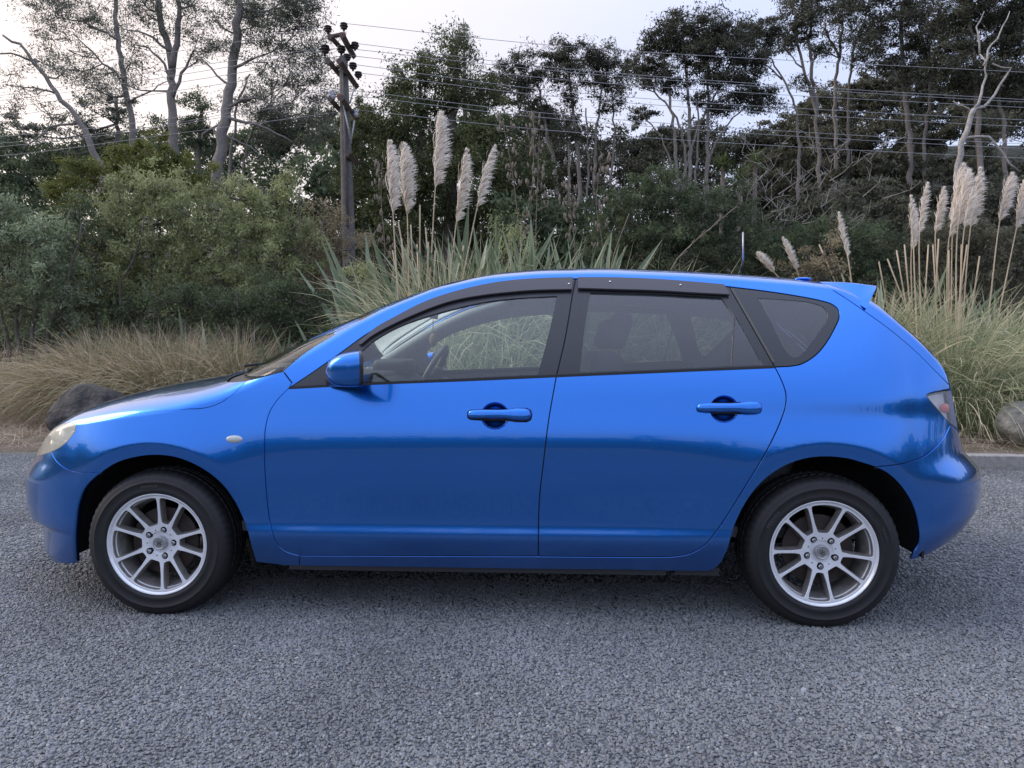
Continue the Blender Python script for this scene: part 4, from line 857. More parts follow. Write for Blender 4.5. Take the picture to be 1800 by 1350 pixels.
def clump_pts(c, r, n_sub, per, rs, rng=RNG, flat=.6, shell=.55):
    """leaf positions gathered in sub-clumps inside ellipsoid c, r; returns points and sub-clump tint"""
    d = unit(rng.normal(size=(n_sub, 3))); q = rng.uniform(shell**3, 1, (n_sub, 1))**(1/3)
    q *= 1+.18*np.sin(d[:, :1]*5+c[0]*3)+.12*np.sin(d[:, 2:]*7+c[1])
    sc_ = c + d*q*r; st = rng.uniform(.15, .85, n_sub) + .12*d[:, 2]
    k = rng.poisson(per, n_sub)+1; idx = np.repeat(np.arange(n_sub), k); N = len(idx)
    ax = rng.normal(size=(n_sub, 3))*np.array([1, 1, .45]); ax = unit(ax)[idx]; g1 = np.clip(rng.normal(size=(N, 1)), -1.7, 1.7); g3 = np.clip(rng.normal(size=(N, 3)), -1.8, 1.8)
    off = (ax*g1*1.05 + g3*.52*np.array([1, 1, flat+.2]))*rs*rng.uniform(.5, 1.5, n_sub)[idx][:, None]
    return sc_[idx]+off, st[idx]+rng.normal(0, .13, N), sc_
def bark_mat(name, c, s=14): return mat(name, c, .9, noise=(s, .4), bump=(s*2, .6, .02))
BARKG = bark_mat('pale_grey_bark', (.20, .175, .155)); BARKD = bark_mat('brown_bark', (.12, .10, .085)); DEADW = bark_mat('dead_wood', (.36, .33, .30))
def dist_up(u, v, d, z): r = (cF+cR*(u-900)/FPX-cU*(v-675)/FPX); return (z-CAM[2])/r[2]
def tree(name, label, cat, d, trunks, blobs, leaf, bark, lsize=.085, asp=.45, dens=1.0, group=None, flat=.45, rs=.16, deep=.5, up=.2, twig=3, seed=0, shell=.5, base_r=None, sub=.15, bs=(1, 1), ts=1.0):
    """trunks: [(pixel points from the foot up, radius at foot, radius at top)], blobs: [(u, v, ru, rv)] crown masses, all about distance d"""
    rng = np.random.default_rng(seed+11); root = obj(name, None); first = trunks[0][0][0] if trunks else (blobs[0][0], 500)
    b0 = at(first[0], first[1], d); g0 = float(G(b0[0], b0[1])); root.location = (b0[0], b0[1], g0)
    if label: tag(root, label, cat, group)
    O = np.array(root.location); parts, samples = [], []
    for pts, r0, r1 in trunks:
        dz = rng.uniform(-.4, .4); p3 = [at(u, v, d+dz*i/len(pts)) for i, (u, v) in enumerate(pts)]
        if pts is trunks[0][0] or pts[0][1] > 280:
            f_ = p3[0].copy(); f_[2] = float(G(f_[0], f_[1]))-.3
            if f_[2] < p3[0][2]-.3: f_[0] += (p3[0][0]-p3[1][0])*.3; p3 = [f_]+p3
        S = spline(p3, .35); S[1:-1] += rng.normal(0, .03, (len(S)-2, 3)); R_ = np.linspace(r0, r1, len(S))*ts; parts.append(tube(S-O, R_, 8)); samples += [(S[i], R_[i]) for i in range(len(S)//4, len(S))]
    SP = np.array([s[0] for s in samples]) if samples else None
    LV, LT = [], []
    for (u, v, ru, rv) in blobs:
        c = at(u, v, d + rng.uniform(-1, 1)*deep*max(ru, 12)/FPX*d); ru, rv = ru*bs[0], rv*bs[1]; r = np.array([ru, (ru+rv)*.5, rv])/FPX*d
        area = r[0]*r[2]*3.1
        n_sub = max(4, int(area/sub)); pts, tt, sc_ = clump_pts(c, r, n_sub, max(3, dens*sub/(.5*lsize*lsize*asp)), rs, rng, flat, shell)
        LV.append(pts); LT.append(tt)
        if SP is not None:
            w_ = np.linalg.norm(SP-c, axis=1) + 1.2*np.maximum(0, SP[:, 2]-c[2]+.2); i = int(np.argmin(w_)); p0, rr0 = samples[i]
            if np.linalg.norm(p0-c) > .25:
                mid = (p0+c)/2 + np.array([0, 0, -.12])*np.linalg.norm(c-p0) + rng.normal(0, .1, 3); rb = min(rr0*.6, .02+.022*np.linalg.norm(c-p0)); S = spline([p0, mid, c], .3); parts.append(tube(S-O, np.linspace(rb, .014, len(S)), 6)); 
            else: S = np.array([p0, c]); rb = .03
            for q in sc_[rng.choice(len(sc_), min(len(sc_), twig), replace=False)]:
                a = S[rng.integers(len(S)//2, len(S))]; T = spline([a, (a+q)/2+[0, 0, -.08], q], .4); parts.append(tube(T-O, np.linspace(.018, .006, len(T)), 4, False))
    if parts: V, F = merge(parts); obj('trunk', mesh('trunk', V, F, bark), root)
    if LV:
        C_ = np.concatenate(LV)-O; T_ = np.concatenate(LT); V, F, t = leaf_tris(C_, lsize, asp, up, T_, rng); c_ = obj('crown', tinted('crown', V, F, leaf, t), root); tag(c_, kind='stuff')
    return root
L_PINE = leaf_mat('pine_needles', (0.054, 0.065, 0.046), (0.176, 0.189, 0.135), trans=.25)
L_TOTARA = leaf_mat('dark_evergreen_leaves', (.030, .042, .018), (.15, .17, .065))
L_KAN = leaf_mat('kanuka_leaves', (.032, .035, .022), (.115, .115, .075), trans=.25)
L_OLIVE = leaf_mat('olive_shrub_leaves', (.12, .135, .065), (.46, .50, .24))
L_DGREEN = leaf_mat('deep_green_leaves', (.030, .045, .026), (.15, .19, .095))
L_BROWN = leaf_mat('brownish_bush_leaves', (.048, .050, .032), (.18, .175, .115))
L_YEL = leaf_mat('yellow_green_conifer_leaves', (0.063, 0.077, 0.017), (0.224, 0.238, 0.063))
L_SHRUB2 = leaf_mat('grey_green_shrub_leaves', (.08, .10, .06), (.34, .40, .24))
L_RUST = leaf_mat('rusty_scrub_leaves', (.12, .10, .06), (.42, .35, .22))

# ------------------------------------------------------------------ utility pole and wires
POLEM = mat('weathered_pole_wood', (.105, .095, .09), .9, noise=(9, .4), bump=(30, .8, .01)); ARMM = mat('old_crossarm_wood', (.10, .075, .062), .85, noise=(12, .4)); INSD = mat('brown_glazed_insulator', (.030, .024, .024), .25, coat=.5); INSW = mat('pale_insulator', (.45, .46, .50), .3); RUSTM = mat('rusty_bracket', (.20, .075, .05), .8); WIREM = mat('aluminium_wire', (.34, .34, .36), .5, metal=.2)
PD = 14.0
pole = obj('utility_pole', None); tag(pole, 'grey wooden power pole with stacked crossarms and dark insulators left of the plumes', 'power pole')
pt_, pb_ = at(603.5, 100, PD), at(612, 400, PD); pg = pb_ + (pb_-pt_)*.75; pg[2] = -.2
obj('shaft', mesh('shaft', *tube([pg, pb_, (pt_+pb_)/2, pt_], [.14, .128, .104, .08], 14), POLEM), pole)
ridge = tube([pb_+[.03, -.15, 0], (pt_+pb_)/2+[.025, -.125, 0], pt_+[.02, -.10, -.3]], [.03, .028, .024], 6); obj('cable_cover', mesh('cable_cover', *ridge, POLEM), pole)
def arm(u1, v1, u2, v2, w=.05, m=ARMM, nm='crossarm'):
    z = at((u1+u2)/2, (v1+v2)/2, PD)[2]; p1 = at(u1, v1, dist_up(u1, v1, 0, z)); p2 = at(u2, v2, dist_up(u2, v2, 0, z))
    V, F = tube([p1, p2], w*1.3, 4); obj(nm, mesh(nm, V, F, m, smooth=False), pole); return p1, p2, z
for q in ((580, 64, 597, 82), (601.5, 62, 621.5, 99), (577, 107, 597, 131), (596, 107, 626.5, 152), (580, 174, 597, 193), (599, 173, 627.5, 209), (611, 269, 627, 288)): arm(*q)
for q in ((578, 65, 604, 60), (592, 118, 604, 118)): V, F = tube([at(q[0], q[1], PD), at(q[2], q[3], PD)], .04, 6); obj('bracket', mesh('bracket', V, F, ARMM), pole)
for q in ((581, 66), (603, 62), (598, 171)): V, F = box(at(*q, PD-.12), (.10, .10, .09), bev=.01); obj('bracket', mesh('bracket', V, F, RUSTM), pole)
for q in ((603, 180, 618, 252), (623, 212, 617, 250), (623, 153, 615, 182)): V, F = tube([at(q[0], q[1], PD-.15), at(q[2], q[3], PD-.15)], .016, 5); obj('brace', mesh('brace', V, F, WIREM), pole)
INS = mesh('insulator', *lathe([(0, .0), (.02, .0), (.022, .045), (.06, .05), (.066, .06), (.03, .07), (.035, .085), (.078, .09), (.084, .102), (.035, .115), (.04, .125), (.072, .132), (.07, .150), (.03, .165), (0, .17)], 16), INSD)
INS2 = mesh('insulator', *lathe([(0, .0), (.035, .0), (.035, .03), (.048, .04), (.048, .06), (.034, .065), (.034, .09), (.046, .1), (.044, .13), (0, .15)], 12), INSW)
for (u, v, s_) in ((576.5, 60, 1), (604.5, 55, 1), (624, 89, 1), (571, 98, 1.25), (600, 97, 1.1), (610, 110, 1), (620.5, 125, 1), (630, 140, .95)):
    p_ = at(u, v, PD); obj('insulator', INS, pole, tuple(p_), (math.pi/2, 0, 0), (s_, s_, s_)); 
for (u, v) in ((581, 173), (586, 175), (599, 168), (606, 177), (626, 206)): obj('insulator', INS2, pole, tuple(at(u, v, PD)), (math.pi/2, 0, 0))
WR_ = [((604.5, 41), (1000, 82), (1800, 127)), ((624, 76), (1000, 121.5), (1800, 175)), ((600, 84), (1000, 127), (1800, 179.5)), ((610, 97), (1000, 141), (1800, 189)), ((620, 113), (1000, 162), (1800, 211)), ((630, 128), (1000, 172), (1800, 223)), ((599, 156), (1000, 203), (1800, 253)), ((606, 166), (1000, 211), (1800, 261)), ((626, 193), (1000, 232), (1800, 278))]
WL_ = [((576.5, 46), (300, 92), (0, 128)), ((571, 84), (300, 122), (0, 168)), ((600, 84), (300, 134), (0, 177)), ((610, 97), (300, 147), (0, 190)), ((620, 113), (300, 161), (0, 205)), ((581, 156), (300, 208), (0, 240)), ((599, 156), (300, 218), (0, 252)), ((606, 166), (300, 221), (0, 258)), ((626, 193), (300, 236), (0, 274))]
ORD = ['topmost', 'second', 'third', 'fourth', 'fifth', 'sixth', 'seventh', 'eighth', 'lowest']
for side, W in (('right', WR_), ('left', WL_)):
    for i, q in enumerate(W):
        (u0, v0), (u1, v1), (u2, v2) = q; p0 = at(u0, v0, PD); f1 = abs(u1-u0)/abs(u2-u0); pts = [p0, at(u1, v1, PD+2.6*f1), at(u2, v2, PD+2.6)]
        e = pts[2]+(pts[2]-pts[1])*1.2; e[2] = pts[2][2]+.25; pts.append(e)
        V, F = tube(spline(pts, .8), .0056 if side == 'right' else .0052, 5); w_ = obj('power_line', mesh('power_line', V, F, WIREM))
        tag(w_, f'{ORD[i]} wire running {side} from the power pole', 'power line', 'wires strung from the power pole')
# ------------------------------------------------------------------ TREES
T = tree
T('leaning_pine', 'bare grey pine trunk leaning left at the far left edge', 'tree', 24, [([(178, 320), (165, 265), (140, 215), (100, 165), (62, 110), (35, 80), (5, 62)], .34, .06), ([(140, 215), (90, 225), (40, 260)], .08, .03), ([(62, 110), (20, 95), (-20, 98)], .07, .03), ([(100, 165), (60, 155), (10, 150)], .06, .02)],
  [(20, 130, 36, 10), (70, 108, 30, 12), (120, 118, 40, 14), (40, 155, 30, 8), (70, 182, 34, 8), (15, 190, 30, 8)], L_PINE, BARKG, .10, .3, dens=0.94, seed=1, rs=.3, sub=.13, bs=(1.1, 1.25), ts=.6)
T('forked_pine', 'slender pine rising beside the leaning trunk', 'tree', 27, [([(240, 300), (232, 210), (218, 140), (207, 70), (200, -30)], .30, .12), ([(218, 140), (180, 110), (130, 60)], .09, .03), ([(207, 70), (160, 45), (100, 30)], .08, .03), ([(225, 180), (280, 150), (300, 140)], .06, .02)],
  [(95, 20, 60, 18), (150, 45, 50, 16), (60, 60, 24, 10), (120, 88, 60, 14), (160, 20, 60, 22), (200, 50, 30, 12), (175, 130, 40, 13), (230, 110, 30, 10), (110, 120, 40, 12), (80, -10, 50, 20), (160, 150, 50, 14), (190, 170, 40, 16)], L_PINE, BARKG, .10, .3, dens=1.44, seed=2, rs=.3, sub=.13, bs=(1.1, 1.25), ts=.6)
T('tall_pine', 'tall pine with forked pale trunk behind the green cypress', 'tree', 25, [([(318, 330), (305, 250), (303, 180), (301, 110), (286, 50), (272, -30)], .40, .16), ([(303, 120), (312, 60), (318, -30)], .20, .10), ([(304, 170), (325, 120), (340, 90)], .12, .05), ([(302, 140), (270, 90), (235, 78)], .09, .03), ([(300, 90), (255, 60), (215, 50)], .08, .03), ([(303, 160), (250, 160), (200, 135)], .06, .02)],
  [(255, 20, 44, 16), (320, 15, 40, 18), (350, 60, 34, 14), (365, 80, 30, 12), (235, 78, 30, 10), (275, 60, 26, 10), (240, -15, 60, 22), (345, -10, 50, 20), (250, 110, 30, 10), (350, 105, 20, 9), (222, 135, 30, 10)], L_PINE, BARKG, .10, .3, dens=1.38, seed=3, rs=.3, sub=.13, bs=(1.1, 1.25), ts=.6)
T('broad_pine', 'broad pine with thick pale trunk left of the power pole', 'tree', 23, [([(378, 330), (386, 270), (396, 210), (405, 150), (412, 90), (418, 30), (420, -30)], .42, .20), ([(396, 205), (430, 215), (470, 225), (515, 250)], .10, .03), ([(398, 190), (450, 170), (500, 205)], .09, .03), ([(410, 120), (450, 100), (480, 90)], .09, .03), ([(400, 240), (440, 260), (500, 290)], .05, .02), ([(405, 150), (360, 110), (340, 80)], .07, .02), ([(396, 215), (365, 225), (355, 245)], .07, .03)],
  [(470, 20, 60, 26), (530, 35, 44, 24), (500, 70, 50, 20), (545, 85, 38, 20), (440, 50, 40, 18), (430, 5, 50, 20), (520, 110, 40, 18), (560, 130, 26, 16), (470, 110, 36, 12), (380, 35, 30, 12), (500, 0, 60, 20), (540, 5, 40, 20), (480, 140, 30, 10), (580, 160, 24, 14), (530, 150, 36, 14), (390, 80, 24, 10), (500, 165, 50, 14), (560, 190, 34, 20)], L_PINE, BARKG, .10, .3, dens=2.12, seed=4, rs=.3, sub=.13, bs=(1.1, 1.25), ts=.6)
T('thin_pine', 'thin grey trunk close right of the broad pine', 'tree', 26, [([(402, 330), (408, 260), (412, 215), (425, 160), (440, 130)], .17, .05), ([(425, 320), (440, 240), (470, 190), (490, 140)], .14, .04), ([(410, 300), (470, 260), (560, 290), (600, 310)], .05, .02)],
  [(450, 185, 40, 20), (500, 205, 50, 22), (545, 230, 44, 24), (470, 235, 40, 18)], L_PINE, BARKG, .10, .3, dens=2.75, seed=5, rs=.3, sub=.13, bs=(1.1, 1.25), ts=.6)
T('round_cypress', 'small yellowish green cypress below the tall pine', 'tree', 18, [([(262, 360), (260, 300), (258, 255)], .16, .05)],
  [(262, 262, 50, 28), (235, 290, 50, 30), (290, 285, 48, 30), (265, 310, 80, 34), (150, 305, 34, 20), (175, 325, 60, 30), (330, 320, 50, 28), (125, 335, 34, 30)], L_YEL, BARKD, .075, .5, dens=2.6, seed=6, rs=.16, flat=.6, sub=.1, bs=(1.15, 1.2))
T('dark_pine_behind', 'dark round-headed pine between the pale trunks', 'tree', 33, [([(350, 300), (352, 230), (355, 190)], .2, .08)], [(352, 195, 40, 26), (330, 225, 36, 22), (375, 225, 40, 24), (355, 255, 60, 30), (300, 215, 30, 18)], L_DGREEN, BARKD, .12, .5, dens=2.2, seed=7, rs=.25, sub=.3)
T('dark_pine_behind', 'dark spreading tree behind the slender pine', 'tree', 34, [([(205, 300), (205, 220), (205, 170)], .2, .08)], [(205, 175, 36, 18), (170, 200, 44, 22), (235, 200, 40, 22), (110, 225, 50, 18), (50, 235, 50, 20), (10, 215, 30, 16), (160, 240, 60, 24)], L_PINE, BARKD, .12, .5, dens=2.1, seed=8, rs=.25, sub=.3)
# centre evergreens
T('evergreen_tree', 'large dark evergreen with ragged top right of the power pole', 'tree', 20, [([(790, 430), (795, 300), (800, 200), (803, 110), (806, 60)], .3, .06), ([(740, 300), (738, 150), (742, 90)], .12, .03), ([(716, 250), (712, 150), (700, 118)], .1, .03)],
  [(783, 78, 14, 18), (806, 68, 9, 12), (800, 105, 30, 20), (745, 95, 10, 18), (734, 125, 26, 18), (704, 128, 16, 16), (700, 155, 30, 20), (775, 130, 44, 24), (720, 180, 44, 28), (800, 165, 54, 30), (850, 165, 40, 24), (700, 210, 56, 30), (780, 215, 70, 36), (865, 205, 50, 34), (640, 225, 30, 26), (660, 250, 50, 34), (740, 270, 80, 40), (830, 270, 70, 40), (890, 270, 44, 44), (650, 310, 44, 44), (720, 330, 80, 44), (810, 340, 80, 44), (900, 340, 60, 50), (940, 330, 40, 40), (640, 360, 40, 44), (700, 390, 70, 40), (800, 400, 90, 40), (900, 400, 80, 40)], L_TOTARA, BARKD, .085, .5, dens=3.0, seed=9, rs=.22, flat=.7, up=.5, sub=.08, bs=(1.2, 1.25))
T('small_bushy_tree', 'small loose-topped tree just right of the pole arms', 'tree', 24, [([(640, 330), (636, 240), (634, 190)], .12, .04)], [(634, 190, 16, 14), (650, 205, 18, 12), (618, 205, 14, 10), (630, 225, 34, 22), (610, 250, 24, 24)], L_TOTARA, BARKD, .09, .4, dens=1.6, seed=10, rs=.15)
L_SPIRE = leaf_mat('pale_spire_foliage', (.16, .17, .12), (.42, .42, .33))
sp_ = obj('spire_conifer', None); tag(sp_, 'thin pale spire conifer poking above the dark evergreen', 'tree'); ob = at(817, 140, 38); og = float(G(ob[0], ob[1])); sp_.location = (ob[0], ob[1], og); O_ = np.array([ob[0], ob[1], og])
tp = at(815, 32, 38); V, F = tube([np.array([0, 0, 0]), at(817, 140, 38)-O_, tp-O_], [.2, .1, .02], 6); obj('trunk', mesh('trunk', V, F, BARKG), sp_); P_ = []
for i in range(17):
    v_ = 45+i*6.6; L_ = (.25+.075*i); c_ = at(815.5+(v_-40)*.015, v_, 38)
    for a in np.arange(6)*math.pi/3+i*.6: 
        for s_ in np.linspace(.1, 1, 9): P_ += [c_+np.array([math.cos(a)*L_*s_, math.sin(a)*L_*s_, .12*s_*s_*L_])+RNG.normal(0, .03, 3) for _ in range(3)]
V, F, t = leaf_tris(np.array(P_)-O_, .10, .45, .2); tag(obj('crown', tinted('crown', V, F, L_SPIRE, t), sp_), kind='stuff')
# kanuka stands
T('kanuka_tree', 'flat-topped kanuka stand between the evergreen and the gap of sky', 'tree', 30, [([(1000, 470), (985, 380), (975, 300), (960, 220), (945, 150)], .20, .06), ([(1025, 470), (1020, 380), (1018, 300), (1010, 220), (1000, 130)], .2, .06), ([(1050, 420), (1045, 320), (1048, 230), (1060, 150)], .17, .05), ([(960, 420), (955, 320), (930, 240), (910, 180)], .16, .05), ([(1075, 420), (1072, 330), (1080, 240), (1075, 160)], .13, .04), ([(1012, 440), (1000, 340), (1000, 260), (985, 190)], .13, .04), ([(1035, 460), (1030, 370), (1035, 280), (1030, 190)], .12, .04)],
  [(975, 95, 24, 14), (1010, 92, 30, 14), (1075, 100, 34, 14), (935, 115, 30, 13), (1045, 118, 36, 14), (990, 125, 40, 14), (900, 135, 34, 14), (1095, 125, 20, 12), (880, 155, 26, 12), (940, 150, 34, 12), (1050, 150, 26, 10), (1010, 170, 26, 8), (920, 182, 26, 10), (1090, 160, 14, 10), (1075, 185, 24, 9), (950, 205, 30, 10), (985, 230, 24, 8)], L_KAN, BARKG, .12, .38, dens=4.55, seed=12, rs=.26, flat=.4, sub=.09, bs=(1.15, 1.55), ts=.72)
T('kanuka_tree', 'wide umbrella-shaped kanuka with many pale stems in the middle right', 'tree', 28, [([(1190, 330), (1188, 260), (1180, 190), (1172, 130), (1165, 90)], .17, .05), ([(1213, 320), (1212, 250), (1210, 180), (1205, 110), (1200, 70)], .18, .05), ([(1242, 320), (1243, 250), (1246, 180), (1245, 110), (1240, 70)], .17, .05), ([(1200, 330), (1225, 230), (1260, 160), (1290, 100)], .12, .04), ([(1205, 320), (1195, 220), (1160, 170), (1130, 130)], .12, .04), ([(1245, 290), (1270, 230), (1310, 190), (1335, 165)], .10, .03), ([(1180, 300), (1160, 240), (1120, 190)], .09, .03), ([(1222, 320), (1228, 240), (1225, 160)], .10, .04)],
  [(1205, 42, 36, 13), (1245, 45, 34, 14), (1170, 62, 34, 14), (1225, 72, 50, 16), (1275, 75, 36, 16), (1145, 88, 26, 12), (1190, 96, 46, 15), (1255, 100, 46, 15), (1305, 100, 32, 14), (1130, 115, 20, 12), (1310, 128, 36, 14), (1165, 125, 36, 12), (1240, 135, 40, 12), (1330, 155, 34, 14), (1290, 160, 34, 11), (1125, 150, 24, 9), (1180, 155, 30, 9), (1340, 185, 26, 10), (1300, 190, 30, 9), (1215, 175, 26, 7), (1260, 185, 26, 8), (1135, 200, 24, 9)], L_KAN, BARKG, .12, .38, dens=5.00, seed=13, rs=.26, flat=.4, sub=.09, bs=(1.15, 1.55), ts=.72)
T('kanuka_tree', 'sparse kanuka leaning left against the open sky on the right', 'tree', 29, [([(1402, 330), (1400, 200), (1375, 140), (1355, 105), (1335, 92)], .14, .04), ([(1375, 140), (1350, 115), (1318, 105)], .05, .02)], [(1315, 55, 26, 12), (1345, 48, 26, 12), (1330, 75, 34, 10), (1365, 62, 16, 12), (1300, 70, 14, 8), (1345, 95, 14, 6)], L_KAN, BARKG, .12, .38, dens=4.32, seed=14, rs=.26, flat=.4, sub=.09, bs=(1.15, 1.55), ts=.72)
T('kanuka_tree', 'tall narrow kanuka with curving bare stems right of the leaning one', 'tree', 30, [([(1440, 330), (1432, 190), (1410, 110), (1400, 60), (1395, 0)], .16, .06), ([(1436, 200), (1425, 110), (1425, 50), (1428, -20)], .13, .05), ([(1412, 120), (1385, 95), (1375, 80)], .05, .02)], [(1400, 22, 26, 16), (1425, 40, 22, 12), (1388, 50, 18, 12), (1410, 68, 22, 8), (1440, 5, 26, 14), (1405, -5, 34, 16), (1405, 150, 18, 7), (1440, 92, 10, 8), (1380, 88, 20, 6)], L_KAN, BARKG, .12, .38, dens=3.86, seed=15, rs=.26, flat=.4, sub=.09, bs=(1.15, 1.55), ts=.72)
T('kanuka_tree', 'loose airy kanuka with slim pale stems above the right hillside', 'tree', 31, [([(1470, 300), (1468, 170), (1475, 90), (1480, 30), (1470, -30)], .17, .06), ([(1490, 300), (1492, 170), (1500, 90), (1520, 30), (1530, -20)], .13, .05), ([(1475, 100), (1455, 60), (1450, 20)], .08, .03)], [(1470, 20, 30, 13), (1500, 10, 34, 12), (1460, 50, 20, 9), (1510, 40, 28, 9), (1530, 60, 24, 10), (1450, 85, 20, 9), (1495, -10, 44, 14), (1480, 75, 14, 6), (1520, 100, 24, 10)], L_KAN, BARKG, .12, .38, dens=2.83, seed=16, rs=.26, flat=.4, sub=.09, bs=(1.15, 1.55), ts=.72)
T('kanuka_tree', 'dark layered kanuka rising out of the frame at upper right', 'tree', 29, [([(1600, 400), (1598, 240), (1590, 150), (1585, 60), (1590, -30)], .2, .08), ([(1630, 400), (1625, 250), (1635, 150), (1620, 60)], .15, .05), ([(1592, 160), (1560, 110), (1540, 80)], .08, .03)], [(1560, 10, 44, 16), (1610, 5, 40, 16), (1545, 45, 34, 13), (1600, 45, 44, 16), (1640, 35, 30, 14), (1530, 80, 34, 13), (1580, 85, 44, 13), (1630, 75, 36, 13), (1560, 115, 40, 10), (1600, 130, 36, 8), (1655, 60, 20, 14), (1540, -15, 50, 16), (1640, 105, 30, 10)], L_KAN, BARKG, .12, .38, dens=4.02, seed=17, rs=.28, flat=.4, sub=.09, bs=(1.12, 1.4), ts=.75)
T('kanuka_tree', 'big dark kanuka filling the top right corner', 'tree', 27, [([(1725, 400), (1720, 240), (1715, 130), (1705, 50), (1700, -30)], .2, .08), ([(1770, 400), (1765, 250), (1755, 130), (1770, 30)], .15, .05)], [(1690, 5, 50, 18), (1750, 5, 50, 18), (1790, 30, 40, 20), (1680, 45, 40, 18), (1730, 50, 44, 18), (1780, 70, 40, 18), (1670, 85, 34, 16), (1720, 95, 50, 18), (1780, 110, 44, 18), (1690, 130, 50, 18), (1750, 140, 60, 18), (1800, 150, 40, 20), (1660, 110, 30, 12), (1810, 0, 40, 30)], L_KAN, BARKG, .12, .38, dens=4.67, seed=18, rs=.28, flat=.4, sub=.09, bs=(1.12, 1.4), ts=.75)
dt = T('dead_tree', 'bare pale dead tree with crooked branches behind the right plumes', 'dead tree', 21, [([(1672, 420), (1682, 330), (1690, 270), (1702, 215), (1712, 192)], .14, .07), ([(1712, 192), (1740, 178), (1760, 150), (1775, 122), (1745, 112)], .05, .02), ([(1712, 192), (1730, 150), (1728, 110), (1722, 95)], .045, .02), ([(1696, 245), (1720, 240), (1750, 255), (1775, 285), (1790, 300)], .05, .02), ([(1760, 262), (1775, 240), (1800, 250)], .03, .01), ([(1729, 115), (1745, 80), (1760, 55), (1775, 20)], .035, .012), ([(1722, 95), (1718, 60), (1730, 20)], .03, .012), ([(1710, 200), (1690, 188), (1675, 178)], .03, .01)], [], L_KAN, DEADW, seed=19)
# cabbage trees
SW = []
def strap_leaf(L_, w, droop, n=5, fold=.25, tipw=.1):
    s = np.linspace(0, 1, n+1); x = L_*(s-droop*.15*s**3); z = -droop*L_*.5*s**2.2; hw = w*np.minimum(1, (1-s)**.6*1.25)*np.minimum(1, .6+s*3); hw[-1] = w*tipw*0+.0005
    V = []; 
    for i in range(n+1): V += [(x[i], -hw[i], z[i]+hw[i]*fold), (x[i], 0, z[i]), (x[i], hw[i], z[i]+hw[i]*fold)]
    F = [(3*i+j, 3*i+j+3, 3*i+j+4, 3*i+j+1) for i in range(n) for j in (0, 1)]
    return np.array(V), F
def rotm(az, el):
    ca, sa, ce, se = math.cos(az), math.sin(az), math.cos(el), math.sin(el)
    return np.array([[ca*ce, -sa, -ca*se], [sa*ce, ca, -sa*se], [se, 0, ce]])
L_CAB = leaf_mat('cabbage_tree_leaves', (.07, .10, .03), (.22, .27, .12))
for (u, v, lb) in ((1268, 292, 'spiky cabbage tree head nearest the umbrella kanuka'), (1298, 318, 'spiky cabbage tree head in the middle of three'), (1325, 285, 'spiky cabbage tree head furthest right of three')):
    c = at(u, v, 24); g = float(G(c[0], c[1])); ct = obj('cabbage_tree', None, None, (c[0], c[1], g)); tag(ct, lb, 'cabbage tree', 'cabbage trees under the kanuka'); V, F = tube([(0, 0, 0), (.05, 0, c[2]-g)], [.12, .07], 7); obj('trunk', mesh('trunk', V, F, BARKD), ct); pr = []
    for i in range(70):
        Vl, Fl = strap_leaf(RNG.uniform(.45, .62), .022, RNG.uniform(.1, .7)); pr.append((Vl@rotm(RNG.uniform(0, 6.28), RNG.uniform(-.5, 1.4)).T+[.05, 0, c[2]-g], Fl))
    V, F = merge(pr); tag(obj('leaf_head', tinted('leaf_head', V, F, L_CAB, np.repeat(RNG.uniform(0, 1, 70), 18)), ct), kind='stuff')
# dense bush masses behind everything (nobody could count what is in them)
def mass(name, blobs, leaf, lsize, dens, seed, sub=.5, rs=.3, flat=.5):
    rng = np.random.default_rng(seed); LV, LT = [], []
    for (u, v, ru, rv, d) in blobs:
        c = at(u, v, d); r = np.array([ru, (ru+rv)*.6, rv])/FPX*d; n_sub = max(3, int(r[0]*r[2]*3.1/sub)); p, t, _ = clump_pts(c, r, n_sub, dens*sub/(.5*lsize*lsize*.5), rs, rng, flat, .6); LV.append(p); LT.append(t)
    V, F, t = leaf_tris(np.concatenate(LV), lsize, .5, .3, np.concatenate(LT), rng); o = obj(name, tinted(name, V, F, leaf, t)); tag(o, kind='stuff'); return o
sky_l = lambda u: np.interp(u, [-50, 0, 60, 120, 200, 300, 400, 480, 560, 640, 700, 880, 940, 1000, 1040, 1100, 1180, 1260, 1340, 1400, 1480, 1540, 1600, 1700, 1800, 1850], [235, 230, 240, 230, 225, 235, 225, 215, 190, 205, 240, 200, 190, 190, 215, 225, 215, 215, 225, 185, 150, 125, 115, 130, 120, 120])
def rnd_blobs(u0, u1, n, seed, vmax=600, dfar=38, dnear=16):
    rng = np.random.default_rng(seed); out = []
    for _ in range(n):
        u = rng.uniform(u0, u1); q = rng.uniform(0, 1)**1.5; top = sky_l(u)+22; v = top+(vmax-top)*q; d = dfar+(dnear-dfar)*q; s = rng.uniform(22, 46); out.append((u, v, s*1.15, s*.62, d+rng.uniform(-1, 1)))
    return out
mass('dark_bush_mass', rnd_blobs(-60, 960, 380, 31)+[(u, v, 46, 30, 21) for u in (480, 530, 580, 630) for v in (300, 345, 390, 430)]+[(u, v, 50, 26, 18) for u in range(880, 1110, 40) for v in (380, 430, 470)], L_DGREEN, .19, 1.7, 41)
mass('dark_bush_mass', rnd_blobs(920, 1420, 260, 32), L_KAN, .18, 1.9, 42)
mass('brown_bush_mass', rnd_blobs(1330, 1860, 330, 33), L_BROWN, .17, 2.0, 43, rs=.25, flat=.35)
mass('dark_bush_mass', rnd_blobs(1380, 1860, 110, 34), L_KAN, .13, 1.5, 44, rs=.25, flat=.35)
